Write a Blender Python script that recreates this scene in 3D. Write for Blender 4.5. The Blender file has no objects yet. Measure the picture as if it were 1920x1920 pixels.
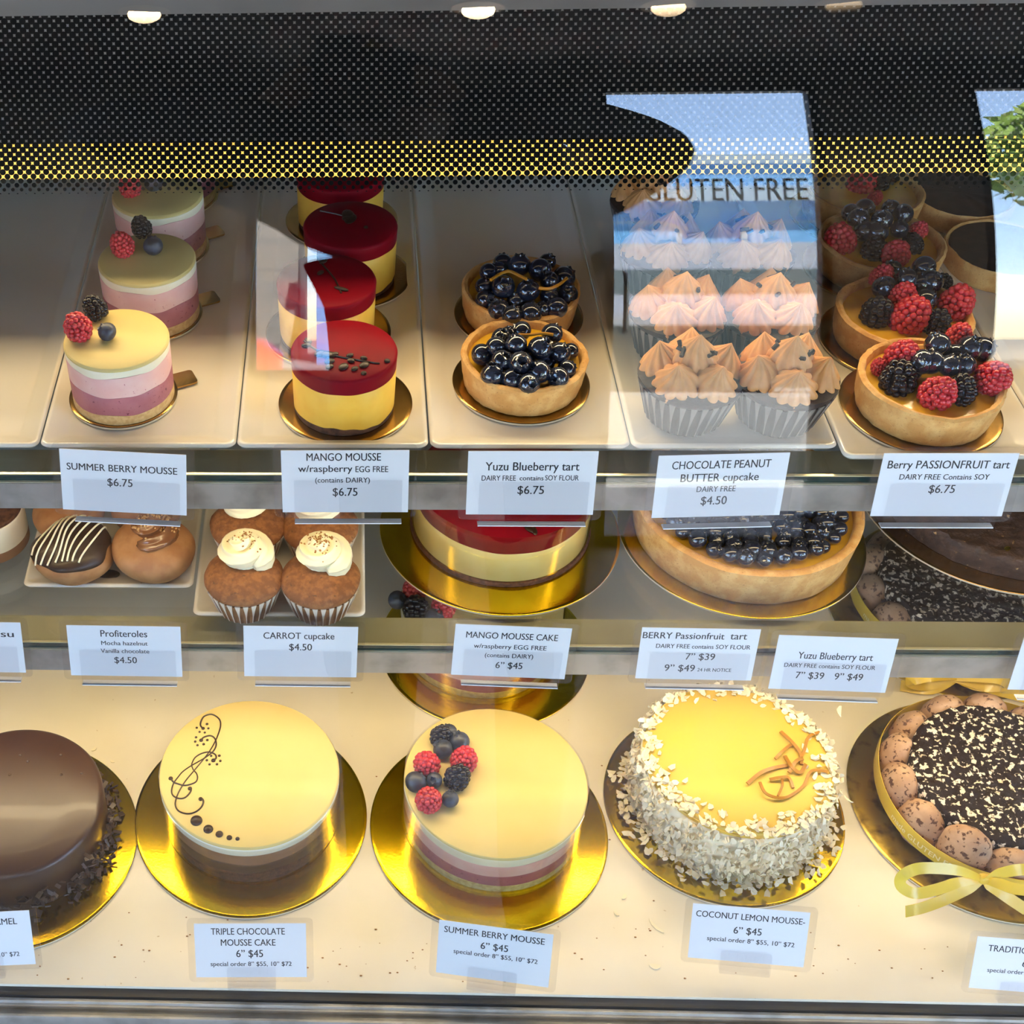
import bpy, math, random
from mathutils import Vector, Matrix, noise, Euler
sc = bpy.context.scene
COL = sc.collection
PI = math.pi
random.seed(11)
U = random.uniform

# ------------------------------------------------------------------ camera
H = .985                                   # eye height above the case deck (z = 0)
FOC, PPX = 2498., 544.
_p, _y, _r = (math.radians(a) for a in (42.64, 3.415, 2.107))
FWD = Vector((-math.sin(_y)*math.cos(_p), math.cos(_y)*math.cos(_p), -math.sin(_p)))
_r0 = Vector((math.cos(_y), math.sin(_y), 0)); _d0 = FWD.cross(_r0)
RGT = math.cos(_r)*_r0 + math.sin(_r)*_d0
DWN = -math.sin(_r)*_r0 + math.cos(_r)*_d0
EYE = Vector((0, 0, H))
cd = bpy.data.cameras.new('camera'); cam = bpy.data.objects.new('camera', cd); COL.objects.link(cam)
cd.sensor_width = 36; cd.lens = FOC/1920*36; cd.shift_x = (960-PPX)/1920; cd.clip_start = .02; cd.clip_end = 500
cam.matrix_world = Matrix(((RGT.x, -DWN.x, -FWD.x, 0), (RGT.y, -DWN.y, -FWD.y, 0), (RGT.z, -DWN.z, -FWD.z, H), (0, 0, 0, 1)))
sc.camera = cam

def ray(px, py): return FWD + RGT*((px-PPX)/FOC) + DWN*((py-960)/FOC)
def at(px, py, z):
    q = ray(px, py); return EYE + q*((H-z)/-q.z)
def atY(px, py, Y):
    q = ray(px, py); return EYE + q*(Y/q.y)

# ------------------------------------------------------------------ world, sun, lights, exposure
vs = sc.view_settings
vs.view_transform = 'Standard'; vs.look = 'None'; vs.gamma = 1; vs.use_curve_mapping = False; vs.exposure = 0.0
sc.cycles.use_denoising = True
sc.cycles.max_bounces = 8; sc.cycles.diffuse_bounces = 4; sc.cycles.glossy_bounces = 6
sc.cycles.transparent_max_bounces = 24; sc.cycles.transmission_bounces = 8
sc.cycles.caustics_reflective = False; sc.cycles.caustics_refractive = False
sc.cycles.sample_clamp_indirect = 6
w = bpy.data.worlds.new('sky'); sc.world = w; w.use_nodes = True
nt = w.node_tree; nt.nodes.clear()
wo = nt.nodes.new('ShaderNodeOutputWorld'); bg = nt.nodes.new('ShaderNodeBackground'); sk = nt.nodes.new('ShaderNodeTexSky')
sk.sky_type = 'NISHITA'; sk.sun_disc = False; sk.sun_elevation = math.radians(48); sk.sun_rotation = math.radians(150); sk.dust_density = .25; sk.ozone_density = 1.6; sk.air_density = .9
nt.links.new(sk.outputs[0], bg.inputs[0]); nt.links.new(bg.outputs[0], wo.inputs[0]); bg.inputs[1].default_value = 2.0

def lamp(name, kind, loc, power, col, rot=(0, 0, 0), size=(.1, .1), portal=False, spread=None, spot=None):
    l = bpy.data.lights.new(name, kind); o = bpy.data.objects.new(name, l); COL.objects.link(o)
    o.location = loc; o.rotation_euler = rot; l.energy = power; l.color = col
    if kind == 'AREA':
        l.shape = 'RECTANGLE'; l.size, l.size_y = size
        if portal: l.cycles.is_portal = True
        if spread: l.spread = spread
    if kind == 'SPOT': l.spot_size = spot; l.spot_blend = .6; l.shadow_soft_size = size[0]
    if kind == 'SUN': l.angle = math.radians(.6)
    return o
WARM = (1, .77, .43)
sun = lamp('sun', 'SUN', (0, -10, 12), 230, (1, .96, .86), (math.radians(-29), 0, math.radians(-10)))
# light strips of the case: one under the top hood facing the customer side, one under each shelf rail facing down
lamp('hood_light_strip', 'AREA', (.12, .8725, .5212), 3.3, WARM, (math.radians(-90), 0, 0), (1.08, .008))
lamp('upper_rail_light_strip', 'AREA', (.12, .727, .3335), .70, WARM, (math.radians(14), 0, 0), (1.08, .012))
lamp('lower_rail_light_strip', 'AREA', (.12, .719, .1695), 1.75, (1, .80, .47), (math.radians(-26), 0, 0), (1.08, .012))
lamp('door_daylight_portal', 'AREA', (1.255, -3.14, .9), 1, (1, 1, 1), (math.radians(90), 0, 0), (.75, 2.75), portal=True)
lamp('window_daylight_portal', 'AREA', (.2, -3.14, 1.2), 1, (1, 1, 1), (math.radians(90), 0, 0), (1.12, 2.1), portal=True)
for nm_, lc_, rt_, sz_ in (('added_front_portal', (-2.2, -3.14, 1.2), (PI/2, 0, 0), (1.7, 2.1)), ('added_left_portal', (-3.14, -1.7, 1.1), (PI/2, 0, -PI/2), (2.6, 2.3)), ('added_right_portal', (4.14, -1.7, 1.1), (PI/2, 0, PI/2), (2.6, 2.3))):
    lamp(nm_, 'AREA', lc_, 1, (1, 1, 1), rt_, sz_, portal=True)  # portals of the added windows that lie out of view
lamp('side_window_daylight_portal', 'AREA', (2.9, -3.14, 1.2), 1, (1, 1, 1), (math.radians(90), 0, 0), (1.5, 2.1), portal=True)

# ------------------------------------------------------------------ materials
MATS = {}
def lk(t, a, b): t.links.new(a, b)
def mat(name, col, rough=.5, metal=0, mix=None, bump=None, coat=0, sss=0, emit=None, spec=.5, voro=None, ior=1.45, coords='Object'):
    """Principled surface; mix=(scale, colour, low, high[, detail]) blends a second colour by noise; bump=(scale, strength)."""
    if name in MATS: return MATS[name]
    m = bpy.data.materials.new(name); m.use_nodes = True; t = m.node_tree; b = t.nodes['Principled BSDF']
    b.inputs['Base Color'].default_value = (*col, 1); b.inputs['Roughness'].default_value = rough; b.inputs['Metallic'].default_value = metal
    b.inputs['Coat Weight'].default_value = coat; b.inputs['Coat Roughness'].default_value = .06
    b.inputs['Specular IOR Level'].default_value = spec
    if sss:
        b.inputs['Subsurface Weight'].default_value = sss; b.inputs['Subsurface Radius'].default_value = (.004, .002, .001); b.inputs['Subsurface Scale'].default_value = 1
    if emit: b.inputs['Emission Color'].default_value = (*emit[0], 1); b.inputs['Emission Strength'].default_value = emit[1]
    tc = t.nodes.new('ShaderNodeTexCoord')
    def nz(s, d=4):
        n = t.nodes.new('ShaderNodeTexNoise'); n.inputs['Scale'].default_value = s; n.inputs['Detail'].default_value = d
        lk(t, tc.outputs[coords], n.inputs['Vector']); return n.outputs['Fac']
    last = None
    for mx in ([mix] if mix and not isinstance(mix, list) else mix or []):
        f = nz(mx[0], mx[4] if len(mx) > 4 else 4)
        mr = t.nodes.new('ShaderNodeMapRange'); mr.inputs[1].default_value = mx[2]; mr.inputs[2].default_value = mx[3]; lk(t, f, mr.inputs[0])
        mc = t.nodes.new('ShaderNodeMix'); mc.data_type = 'RGBA'; lk(t, mr.outputs[0], mc.inputs[0])
        if last is None: mc.inputs[6].default_value = (*col, 1)
        else: lk(t, last, mc.inputs[6])
        mc.inputs[7].default_value = (*mx[1], 1); last = mc.outputs[2]
    if last is not None: lk(t, last, b.inputs['Base Color'])
    if bump:
        bn = t.nodes.new('ShaderNodeBump'); bn.inputs['Strength'].default_value = bump[1]; bn.inputs['Distance'].default_value = bump[2] if len(bump) > 2 else .001
        lk(t, nz(bump[0], 6), bn.inputs['Height']); lk(t, bn.outputs[0], b.inputs['Normal'])
        if coat: lk(t, bn.outputs[0], b.inputs['Coat Normal'])
    MATS[name] = m; return m
def clear(name, tint=(1, 1, 1), f0=.04, rough=0., boost=.96):
    """Clear sheet: passes tinted light and mirrors a little, more at grazing view."""
    m = bpy.data.materials.new(name); m.use_nodes = True; t = m.node_tree; t.nodes.clear()
    out = t.nodes.new('ShaderNodeOutputMaterial'); tr = t.nodes.new('ShaderNodeBsdfTransparent'); gl = t.nodes.new('ShaderNodeBsdfGlossy'); mx = t.nodes.new('ShaderNodeMixShader')
    tr.inputs[0].default_value = (*tint, 1); gl.inputs['Roughness'].default_value = rough; gl.inputs[0].default_value = (1, 1, 1, 1)
    lw = t.nodes.new('ShaderNodeLayerWeight'); lw.inputs[0].default_value = .5
    pw = t.nodes.new('ShaderNodeMath'); pw.operation = 'POWER'; pw.inputs[1].default_value = 5; lk(t, lw.outputs['Facing'], pw.inputs[0])
    ma = t.nodes.new('ShaderNodeMath'); ma.operation = 'MULTIPLY_ADD'; ma.inputs[1].default_value = boost; ma.inputs[2].default_value = f0; ma.use_clamp = True
    lk(t, pw.outputs[0], ma.inputs[0]); lk(t, ma.outputs[0], mx.inputs[0]); lk(t, tr.outputs[0], mx.inputs[1]); lk(t, gl.outputs[0], mx.inputs[2]); lk(t, mx.outputs[0], out.inputs[0])
    MATS[name] = m; return m
def frit():
    """Black enamel dots on a staggered grid, shrinking over the lowest rows; u and v count dot pitches."""
    m = bpy.data.materials.new('frit_dots'); m.use_nodes = True; t = m.node_tree; t.nodes.clear()
    out = t.nodes.new('ShaderNodeOutputMaterial'); tr = t.nodes.new('ShaderNodeBsdfTransparent'); df = t.nodes.new('ShaderNodeBsdfDiffuse'); mx = t.nodes.new('ShaderNodeMixShader')
    df.inputs[0].default_value = (.006, .006, .006, 1)
    uv = t.nodes.new('ShaderNodeUVMap'); sp = t.nodes.new('ShaderNodeSeparateXYZ'); lk(t, uv.outputs[0], sp.inputs[0])
    def M(op, a, b=None, c=None):
        n = t.nodes.new('ShaderNodeMath'); n.operation = op
        for i, x in enumerate((a, b, c)):
            if x is None: continue
            if isinstance(x, (int, float)): n.inputs[i].default_value = x
            else: lk(t, x, n.inputs[i])
        return n.outputs[0]
    u, v = sp.outputs[0], sp.outputs[1]; masks = []
    for off in (0, .5):
        uu = M('ADD', u, off); vv = M('ADD', v, off)
        ru = M('ROUND', uu); rv = M('ROUND', vv)
        d = M('SQRT', M('ADD', M('POWER', M('ABSOLUTE', M('SUBTRACT', uu, ru)), 2), M('POWER', M('ABSOLUTE', M('SUBTRACT', vv, rv)), 2)))
        row = M('SUBTRACT', M('MULTIPLY', rv, 2), 2*off)
        r = M('MULTIPLY', M('SUBTRACT', 1, M('EXPONENT', M('MULTIPLY', M('ADD', row, .7), -1/2.1))), .372)
        masks.append(M('LESS_THAN', d, r))
    lk(t, M('MAXIMUM', *masks), mx.inputs[0]); lk(t, tr.outputs[0], mx.inputs[1]); lk(t, df.outputs[0], mx.inputs[2]); lk(t, mx.outputs[0], out.inputs[0])
    return m

# ------------------------------------------------------------------ mesh building
class MB:
    def __init__(s): s.v = []; s.f = []; s.mi = []; s.m = 0
    def add(s, vs_, fs_, M=None):
        o = len(s.v); s.v += [tuple(M @ Vector(p)) if M else tuple(p) for p in vs_]
        s.f += [tuple(i+o for i in f) for f in fs_]; s.mi += [s.m]*len(fs_); return s
    def join(s, b, M=None):
        m = s.m
        o = len(s.v); s.v += [tuple(M @ Vector(p)) if M else p for p in b.v]; s.f += [tuple(i+o for i in f) for f in b.f]; s.mi += [m+i for i in b.mi]; return s
    def box(s, x0, x1, y0, y1, z0, z1, M=None):
        return s.add([(x0, y0, z0), (x1, y0, z0), (x1, y1, z0), (x0, y1, z0), (x0, y0, z1), (x1, y0, z1), (x1, y1, z1), (x0, y1, z1)],
                     [(3, 2, 1, 0), (4, 5, 6, 7), (0, 1, 5, 4), (1, 2, 6, 5), (2, 3, 7, 6), (3, 0, 4, 7)], M)
    def rings(s, rings, cap0=True, cap1=True, M=None):
        n = len(rings[0]); V = [p for r in rings for p in r]; F = []
        for k in range(len(rings)-1):
            for i in range(n):
                j = (i+1) % n; F.append((k*n+i, k*n+j, (k+1)*n+j, (k+1)*n+i))
        if cap0: F.append(tuple(range(n-1, -1, -1)))
        if cap1: F.append(tuple((len(rings)-1)*n+i for i in range(n)))
        return s.add(V, F, M)
    def lathe(s, prof, n=64, fn=None, M=None, cap0=True, cap1=True):
        R = []
        for k, (r, z) in enumerate(prof):
            ring = []
            for i in range(n):
                a = 2*PI*i/n; rr, zz = (fn(a, k, r, z) if fn else (r, z)); ring.append((rr*math.cos(a), rr*math.sin(a), zz))
            R.append(ring)
        return s.rings(R, cap0, cap1, M)
    def ball(s, r, M=None, n=14, h=9, fn=None):
        pr = [(r*math.sin(PI*k/h) if 0 < k < h else r*.02, -r*math.cos(PI*k/h)) for k in range(h+1)]
        return s.lathe(pr, n, fn, M)
    def tube(s, pts, rad, n=8, sec=None, closed=False):
        P = [Vector(p) for p in pts]; R = []; N = None
        for i, p in enumerate(P):
            a = P[max(i-1, 0)]; b = P[min(i+1, len(P)-1)]; t = (b-a).normalized()
            if N is None: N = t.orthogonal().normalized()
            N = (N - t*N.dot(t)).normalized(); B = t.cross(N)
            r = rad(i/(len(P)-1)) if callable(rad) else rad
            R.append([tuple(p + (N*math.cos(2*PI*k/n) + B*math.sin(2*PI*k/n))*r*(sec(2*PI*k/n, i/(len(P)-1)) if sec else 1)) for k in range(n)])
        return s.rings(R)
    def strip(s, pts, nrm, w, th=.0004):
        """Flat band along pts, nrm = face normal per point, w = width (number or function of 0..1)."""
        P = [Vector(p) for p in pts]; R = []
        for i, p in enumerate(P):
            t = (P[min(i+1, len(P)-1)]-P[max(i-1, 0)]).normalized(); nn = Vector(nrm[i] if isinstance(nrm, list) else nrm)
            nn = (nn - t*nn.dot(t)).normalized(); b = t.cross(nn); ww = w(i/(len(P)-1)) if callable(w) else w
            R.append([tuple(p+b*ww/2+nn*th/2), tuple(p-b*ww/2+nn*th/2), tuple(p-b*ww/2-nn*th/2), tuple(p+b*ww/2-nn*th/2)])
        return s.rings(R)
    def mesh(s, name, mats, angle=40):
        me = bpy.data.meshes.new(name); me.from_pydata(s.v, [], s.f)
        for m in mats: me.materials.append(m)
        me.polygons.foreach_set('material_index', s.mi); me.polygons.foreach_set('use_smooth', [True]*len(s.f))
        me.update(); me.set_sharp_from_angle(angle=math.radians(angle)); return me
    def build(s, name, mats, parent=None, loc=(0, 0, 0), rot=(0, 0, 0), angle=40, label=None):
        return link(name, s.mesh(name, mats if isinstance(mats, list) else [mats], angle), parent, loc, rot, label)
def link(name, me, parent=None, loc=(0, 0, 0), rot=(0, 0, 0), label=None, scale=None):
    o = bpy.data.objects.new(name, me); COL.objects.link(o); o.location = loc; o.rotation_euler = rot
    if scale: o.scale = scale if hasattr(scale, '__len__') else (scale,)*3
    if parent: o.parent = parent
    if label: o['label'] = label
    return o
def tag(o, label, cat, group=None, kind=None):
    o['label'] = label
    if cat: o['category'] = cat
    if group: o['group'] = group
    if kind: o['kind'] = kind
    return o
def thing(name, label, cat, loc=(0, 0, 0), rz=0, group=None):
    o = bpy.data.objects.new(name, None); COL.objects.link(o); o.location = loc; o.rotation_euler = (0, 0, rz); o.empty_display_size = .02
    return tag(o, label, cat, group)
def struct(o): o['kind'] = 'structure'; return o
def T(x=0, y=0, z=0, rx=0, ry=0, rz=0, s=1):
    S = Matrix.Diagonal((*(s if hasattr(s, '__len__') else (s, s, s)), 1))
    return Matrix.Translation((x, y, z)) @ Euler((rx, ry, rz)).to_matrix().to_4x4() @ S
def smooth(pts, k=6):
    P = [Vector(p) for p in pts]; out = []
    for i in range(len(P)-1):
        a = P[max(i-1, 0)]; b = P[i]; c = P[i+1]; d = P[min(i+2, len(P)-1)]
        for j in range(k):
            t = j/k; out.append(.5*((2*b)+(c-a)*t+(2*a-5*b+4*c-d)*t*t+(3*b-a-3*c+d)*t**3))
    return out+[P[-1]]
def rrect(x0, x1, y0, y1, r, z, n=5):
    out = []
    for cx, cy, a0 in ((x1-r, y1-r, 0), (x0+r, y1-r, 90), (x0+r, y0+r, 180), (x1-r, y0+r, 270)):
        for k in range(n+1):
            a = math.radians(a0+90*k/n); out.append((cx+r*math.cos(a), cy+r*math.sin(a), z))
    return out
def nse(x, y=0, z=0): return noise.noise(Vector((x, y, z)))
FONT = None
def text_mesh(lines, mirror=False):
    """lines = (text, centre x, centre y, width, cap height); returns an MB lying in the xy plane."""
    b = MB()
    for tx, cx, cy, wd, hh in lines:
        cu = bpy.data.curves.new('lettering', 'FONT'); cu.body = tx; cu.align_x = 'LEFT'; cu.size = 1; cu.resolution_u = 3; cu.offset = 0
        o = bpy.data.objects.new('lettering', cu); COL.objects.link(o); bpy.context.view_layer.update()
        me = o.evaluated_get(bpy.context.evaluated_depsgraph_get()).to_mesh()
        V = [v.co.copy() for v in me.vertices]; F = [tuple(p.vertices) for p in me.polygons]
        bpy.data.objects.remove(o); bpy.data.curves.remove(cu)
        if not V: continue
        x0 = min(v.x for v in V); x1 = max(v.x for v in V); sx = wd/(x1-x0); sy = hh/.72
        for e_ in (-.011, .011): b.add([((cx+(v.x+e_-(x0+x1)/2)*sx)*(-1 if mirror else 1), cy+v.y*sy-hh/2, e_*.0004) for v in V], F)
    return b

# ------------------------------------------------------------------ material library
white_wall = mat('wall_paint', (.16, .15, .14), .8, mix=(3, (.13, .12, .11), .4, .6))
dark_ceil = mat('ceiling_paint', (.10, .095, .09), .8, mix=(6, (.085, .08, .075), .4, .6))
floor_m = mat('floor_tile', (.16, .14, .12), .45, mix=(4, (.11, .1, .09), .35, .65))
cream = mat('cream_laminate', (.83, .76, .62), .32, mix=[(9, (.80, .72, .57), .45, .6), (160, (.55, .42, .26), .72, .76)], bump=(300, .03))
porcelain = mat('porcelain', (.86, .81, .70), .16, coat=.5, mix=(6, (.82, .76, .64), .4, .7))
alu = mat('aluminium', (.56, .55, .52), .38, .75, mix=(40, (.38, .37, .34), .45, .7), bump=(220, .06))
alu_w = mat('aluminium_profile', (.80, .72, .48), .5, mix=(14, (.66, .58, .36), .4, .7))  # yellow base colour stands in for strip light inside the shelf rail
black = mat('black_metal', (.012, .012, .013), .4)
greyp = mat('grey_panel', (.30, .30, .29), .5, mix=(12, (.24, .24, .235), .4, .65))
backp = mat('back_panel', (.44, .45, .45), .5, mix=(5, (.36, .36, .36), .4, .6))
led = mat('led_diffuser', (.8, .55, .12), .5, emit=((1, .58, .08), 1.0))
ledc = mat('led_chip', (1, .9, .6), .4, emit=((1, .86, .45), 14))
gold = mat('gold_foil', (.84, .58, .018), .16, 1, mix=(30, (.74, .48, .012), .4, .7), bump=(420, .10, .0006))
bronze = mat('bronze_foil', (.50, .30, .09), .2, 1, mix=(60, (.42, .24, .06), .4, .7), bump=(500, .06, .0005))
kraft = mat('board_edge', (.70, .60, .42), .7)
white_choc = mat('white_mousse', (.86, .79, .60), .42, mix=(60, (.83, .75, .55), .4, .65), sss=.15, bump=(260, .04))
cream_top = mat('cream_glaze', (.62, .485, .19), .5, mix=(22, (.60, .46, .165), .4, .7), spec=.25)
pink = mat('pink_mousse', (.74, .42, .38), .55, mix=[(70, (.78, .50, .45), .4, .65), (500, (.42, .12, .14), .70, .76, 2)], sss=.15, bump=(500, .08))
purple = mat('berry_mousse', (.36, .105, .125), .55, mix=[(60, (.43, .15, .17), .4, .7), (420, (.16, .02, .04), .66, .72, 2)], bump=(600, .12))
crust_m = mat('biscuit', (.60, .36, .13), .75, mix=(300, (.74, .50, .22), .4, .65), bump=(700, .35))
tart_m = mat('tart_pastry', (.60, .30, .08), .7, mix=[(90, (.72, .42, .145), .42, .62), (700, (.42, .19, .05), .6, .75, 3)], bump=(450, .4))
curd = mat('yellow_curd', (.78, .45, .03), .25, coat=.5, mix=(60, (.68, .36, .02), .4, .7))
mango = mat('mango_mousse', (.86, .51, .065), .5, mix=(80, (.82, .45, .045), .4, .65), sss=.15, bump=(500, .06))
mangop = mat('mango_mousse_pale', (.86, .66, .26), .5, mix=(60, (.84, .60, .2), .4, .65), sss=.15, bump=(400, .05))
red_gel = mat('raspberry_glaze', (.19, .004, .010), .42, spec=.05, mix=(40, (.15, .004, .010), .4, .7), bump=(90, .06))
choc = mat('dark_chocolate', (.024, .011, .006), .42, coat=.08, spec=.3, mix=(90, (.045, .022, .012), .4, .7))
choc_gl = mat('chocolate_ganache', (.060, .026, .011), .36, coat=.08, mix=(12, (.042, .017, .008), .35, .7))
choc_sp = mat('chocolate_sponge', (.13, .05, .022), .8, mix=(240, (.06, .022, .01), .4, .65), bump=(600, .6))
choc_m = mat('milk_chocolate_mousse', (.30, .16, .09), .5, mix=(40, (.25, .125, .065), .4, .7), bump=(300, .05))
milk_ch = mat('milk_chocolate', (.20, .085, .035), .25, coat=.4, mix=(60, (.15, .06, .025), .4, .7))
choux = mat('choux_pastry', (.30, .125, .04), .6, mix=[(70, (.40, .19, .07), .4, .65), (40, (.25, .10, .035), .6, .75)], bump=(160, .3))
carrot = mat('carrot_cake', (.20, .068, .016), .75, mix=[(200, (.30, .115, .03), .42, .62), (330, (.12, .045, .015), .62, .72)], bump=(420, .7))
dark_cup = mat('dark_cupcake', (.022, .012, .008), .7, mix=(160, (.045, .025, .018), .4, .65), bump=(350, .5))
liner_b = mat('greasy_liner', (.20, .085, .03), .5, mix=(120, (.27, .12, .045), .4, .65))
liner_w = mat('white_liner', (.74, .64, .52), .6)
liner_d = mat('dark_liner', (.03, .022, .018), .5)
liner_g = mat('grey_liner', (.20, .17, .145), .6)
frost = mat('cream_frosting', (.88, .80, .54), .45, sss=.15, bump=(300, .06))
pbfrost = mat('peanut_frosting', (.60, .28, .09), .55, mix=(120, (.52, .235, .07), .4, .65), sss=.1, bump=(500, .1))
crumb_m = mat('brown_crumb', (.30, .13, .03), .8)
nut_m = mat('hazelnut', (.50, .30, .11), .6, mix=(200, (.35, .18, .06), .4, .7))
rasp = mat('raspberry_skin', (.40, .008, .016), .34, coat=.12, mix=(120, (.46, .02, .03), .4, .7), sss=.05)
blackb = mat('blackberry_skin', (.006, .004, .007), .22, coat=.08, spec=.35)
blueb = mat('blueberry_bloom', (.035, .045, .075), .5, mix=(140, (.012, .014, .024), .42, .62), coat=.1)
blueg = mat('blueberry_glazed', (.010, .012, .022), .13, coat=.8, mix=(120, (.025, .03, .05), .45, .7))
lemon = mat('lemon_glaze', (.66, .45, .06), .45, spec=.25, mix=(14, (.62, .43, .085), .4, .7))
coco = mat('coconut', (.86, .76, .55), .6, mix=(50, (.80, .66, .40), .5, .72), sss=.1)
peel = mat('candied_peel', (.33, .14, .006), .4, coat=.1, spec=.3)
lady = mat('speckled_dacquoise', (.40, .23, .13), .75, mix=[(50, (.52, .33, .2), .42, .62), (230, (.09, .035, .018), .57, .63)], bump=(240, .5))
ribbon_m = mat('yellow_ribbon', (.72, .50, .04), .33, coat=.25)
ribbon_t = mat('ribbon_lettering', (.90, .82, .46), .4)
dusted = mat('sugar_dusted_chocolate', (.016, .007, .004), .7, mix=[(230, (.85, .72, .54), .555, .60, 5)], bump=(230, .9, .002), spec=.15)
crumbd = mat('dark_crumb_top', (.035, .017, .010), .7, mix=[(130, (.06, .03, .018), .42, .6), (210, (.34, .22, .09), .68, .72)], bump=(240, .9, .002))
paper = mat('card_paper', (.88, .88, .90), .55)
ink = mat('card_ink', (.018, .018, .022), .5)
tira = mat('tiramisu_cream', (.84, .78, .64), .5)
coll = clear('acetate_film', (.97, .97, .95), .06)
film = clear('laminate_film', (.97, .97, .97), .05)
acry = clear('clear_acrylic', (.985, .985, .99), .045)
acrye = mat('acrylic_edge', (.95, .95, .96), .2, coat=.5)
gl_front = clear('front_pane_glass', (.975, .98, .985), .033)
gl_shelf = clear('shelf_glass', (.86, .88, .88), .06)
gl_edge = mat('glass_edge', (.006, .028, .026), .12, coat=.6)
gl_win = clear('window_glass', (.96, .97, .97), .03)
steel = mat('chair_steel', (.5, .5, .5), .3, 1)

# ------------------------------------------------------------------ the shop around the case
def boxo(name, d, m, parent=None, **k):
    b = MB(); b.box(*d); return b.build(name, m, parent, **k)
struct(boxo('floor', (-3.2, 4.2, -3.3, 3.2, -.60, -.50), floor_m))
struct(boxo('ceiling', (-3.2, 4.2, -3.3, 3.2, 2.42, 2.52), dark_ceil))
struct(boxo('wall_back', (-3.2, 4.2, 3.1, 3.2, -.5, 2.42), white_wall))
for nm_, x0_, x1_ in (('wall_left', -3.3, -3.2), ('wall_right', 4.2, 4.3)):  # side walls, with openings added to let in more daylight
    q = MB()
    for d in ((-3.3, -3.0, -.5, 2.42), (-.4, 3.2, -.5, 2.42), (-3.0, -.4, -.5, -.05), (-3.0, -.4, 2.28, 2.42)): q.box(x0_, x1_, *d)
    struct(q.build(nm_, white_wall))
wf = MB()
for d in ((-3.2, -3.05, -.5, 2.42), (-3.05, -1.35, -.5, .15), (-3.05, -1.35, 2.28, 2.42), (-1.35, -.36, -.5, 2.42), (-.36, .80, -.5, .15), (.80, .87, -.5, 2.28), (1.64, 2.15, -.5, 2.42), (2.15, 3.65, -.5, .15), (3.65, 4.2, -.5, 2.42), (-.36, 1.64, 2.28, 2.42), (2.15, 3.65, 2.28, 2.42)):
    wf.box(d[0], d[1], -3.28, -3.20, d[2], d[3])
struct(wf.build('wall_front', white_wall))
def window(name, x0, x1, z0, z1, lines=None, handle=False, wall=None):
    r = bpy.data.objects.new(name, None); COL.objects.link(r); r.location = ((x0+x1)/2, -3.24, z0); struct(r)
    if wall: r.location = wall; r.rotation_euler = (0, 0, PI/2)
    w_, h = (x1-x0)/2, z1-z0
    f = MB()
    for d in ((-w_, -w_+.035, 0, h), (w_-.035, w_, 0, h), (-w_+.035, w_-.035, 0, .04), (-w_+.035, w_-.035, h-.04, h)): f.box(d[0], d[1], -.025, .025, d[2], d[3])
    f.build('frame', black, r); g = MB(); g.box(-w_+.035, w_-.035, -.004, .004, .04, h-.04); g.build('pane', gl_win, r)
    if lines:
        # lettering faces the street, so it reads mirrored from inside and the right way round in the case glass
        lm = text_mesh(lines)
        lm.build('lettering', mat('window_lettering', (.05, .055, .06), .5), r, (0, .0052, 0), (PI/2, 0, 0))
    if handle: hb = MB(); hb.tube([(-w_+.07, .03, h*.35), (-w_+.07, .06, h*.36), (-w_+.07, .06, h*.5), (-w_+.07, .03, h*.51)], .01); hb.build('handle', steel, r)
    return r
window('window_1', -.36, .80, .15, 2.28)
window('door_1', .87, 1.64, -.5, 2.28, [('GLUTEN FREE', .04, 2.02, .56, .17)], True)
window('added_window_3', -3.05, -1.35, .15, 2.28)  # this and the two side windows are unseen, added for daylight on the cards
window('added_window_4', -1.3, 1.3, -.05, 2.28, wall=(-3.25, -1.7, -.05))
window('added_window_5', -1.3, 1.3, -.05, 2.28, wall=(4.25, -1.7, -.05))
window('window_2', 2.15, 3.65, .15, 2.28)
_dl = MB(); _dl.lathe([(.052, 0), (.078, 0), (.08, -.006), (.06, -.008), (.052, -.004)], 32)
_dlm = _dl.mesh('trim_ring', [mat('lamp_trim', (.6, .45, .3), .35, .4)])
_db = MB(); _db.lathe([(.052, -.002), (.052, -.0035)], 32); _dbm = _db.mesh('lens', [mat('downlight_lens', (1, .9, .7), .5, emit=((1, .62, .26), 60))])
for i, (x, nm) in enumerate(((-.62, 'first of the row of four'), (.38, 'second of the row of four'), (.94, 'third of the row of four'), (1.45, 'last of the row of four'))):
    t = thing('ceiling_downlight', 'round warm downlight in the dark ceiling, ' + nm, 'light', (x, -2.325, 2.42), group='downlights in a row along the ceiling')
    link('trim_ring', _dlm, t); link('lens', _dbm, t)
    lamp('downlight', 'SPOT', (x, -2.325, 2.40), 170, (1, .72, .42), (0, 0, 0), (.05, .05), spot=2.2)
for x in (-1.2, .2, 1.6):
    lamp('added_counter_lamp', 'SPOT', (x, 1.9, 2.38), 22, (1, .9, .78), (0, 0, 0), (.08, .08), spot=2.4)  # unseen ceiling lamps added behind the counter for room light

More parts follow.
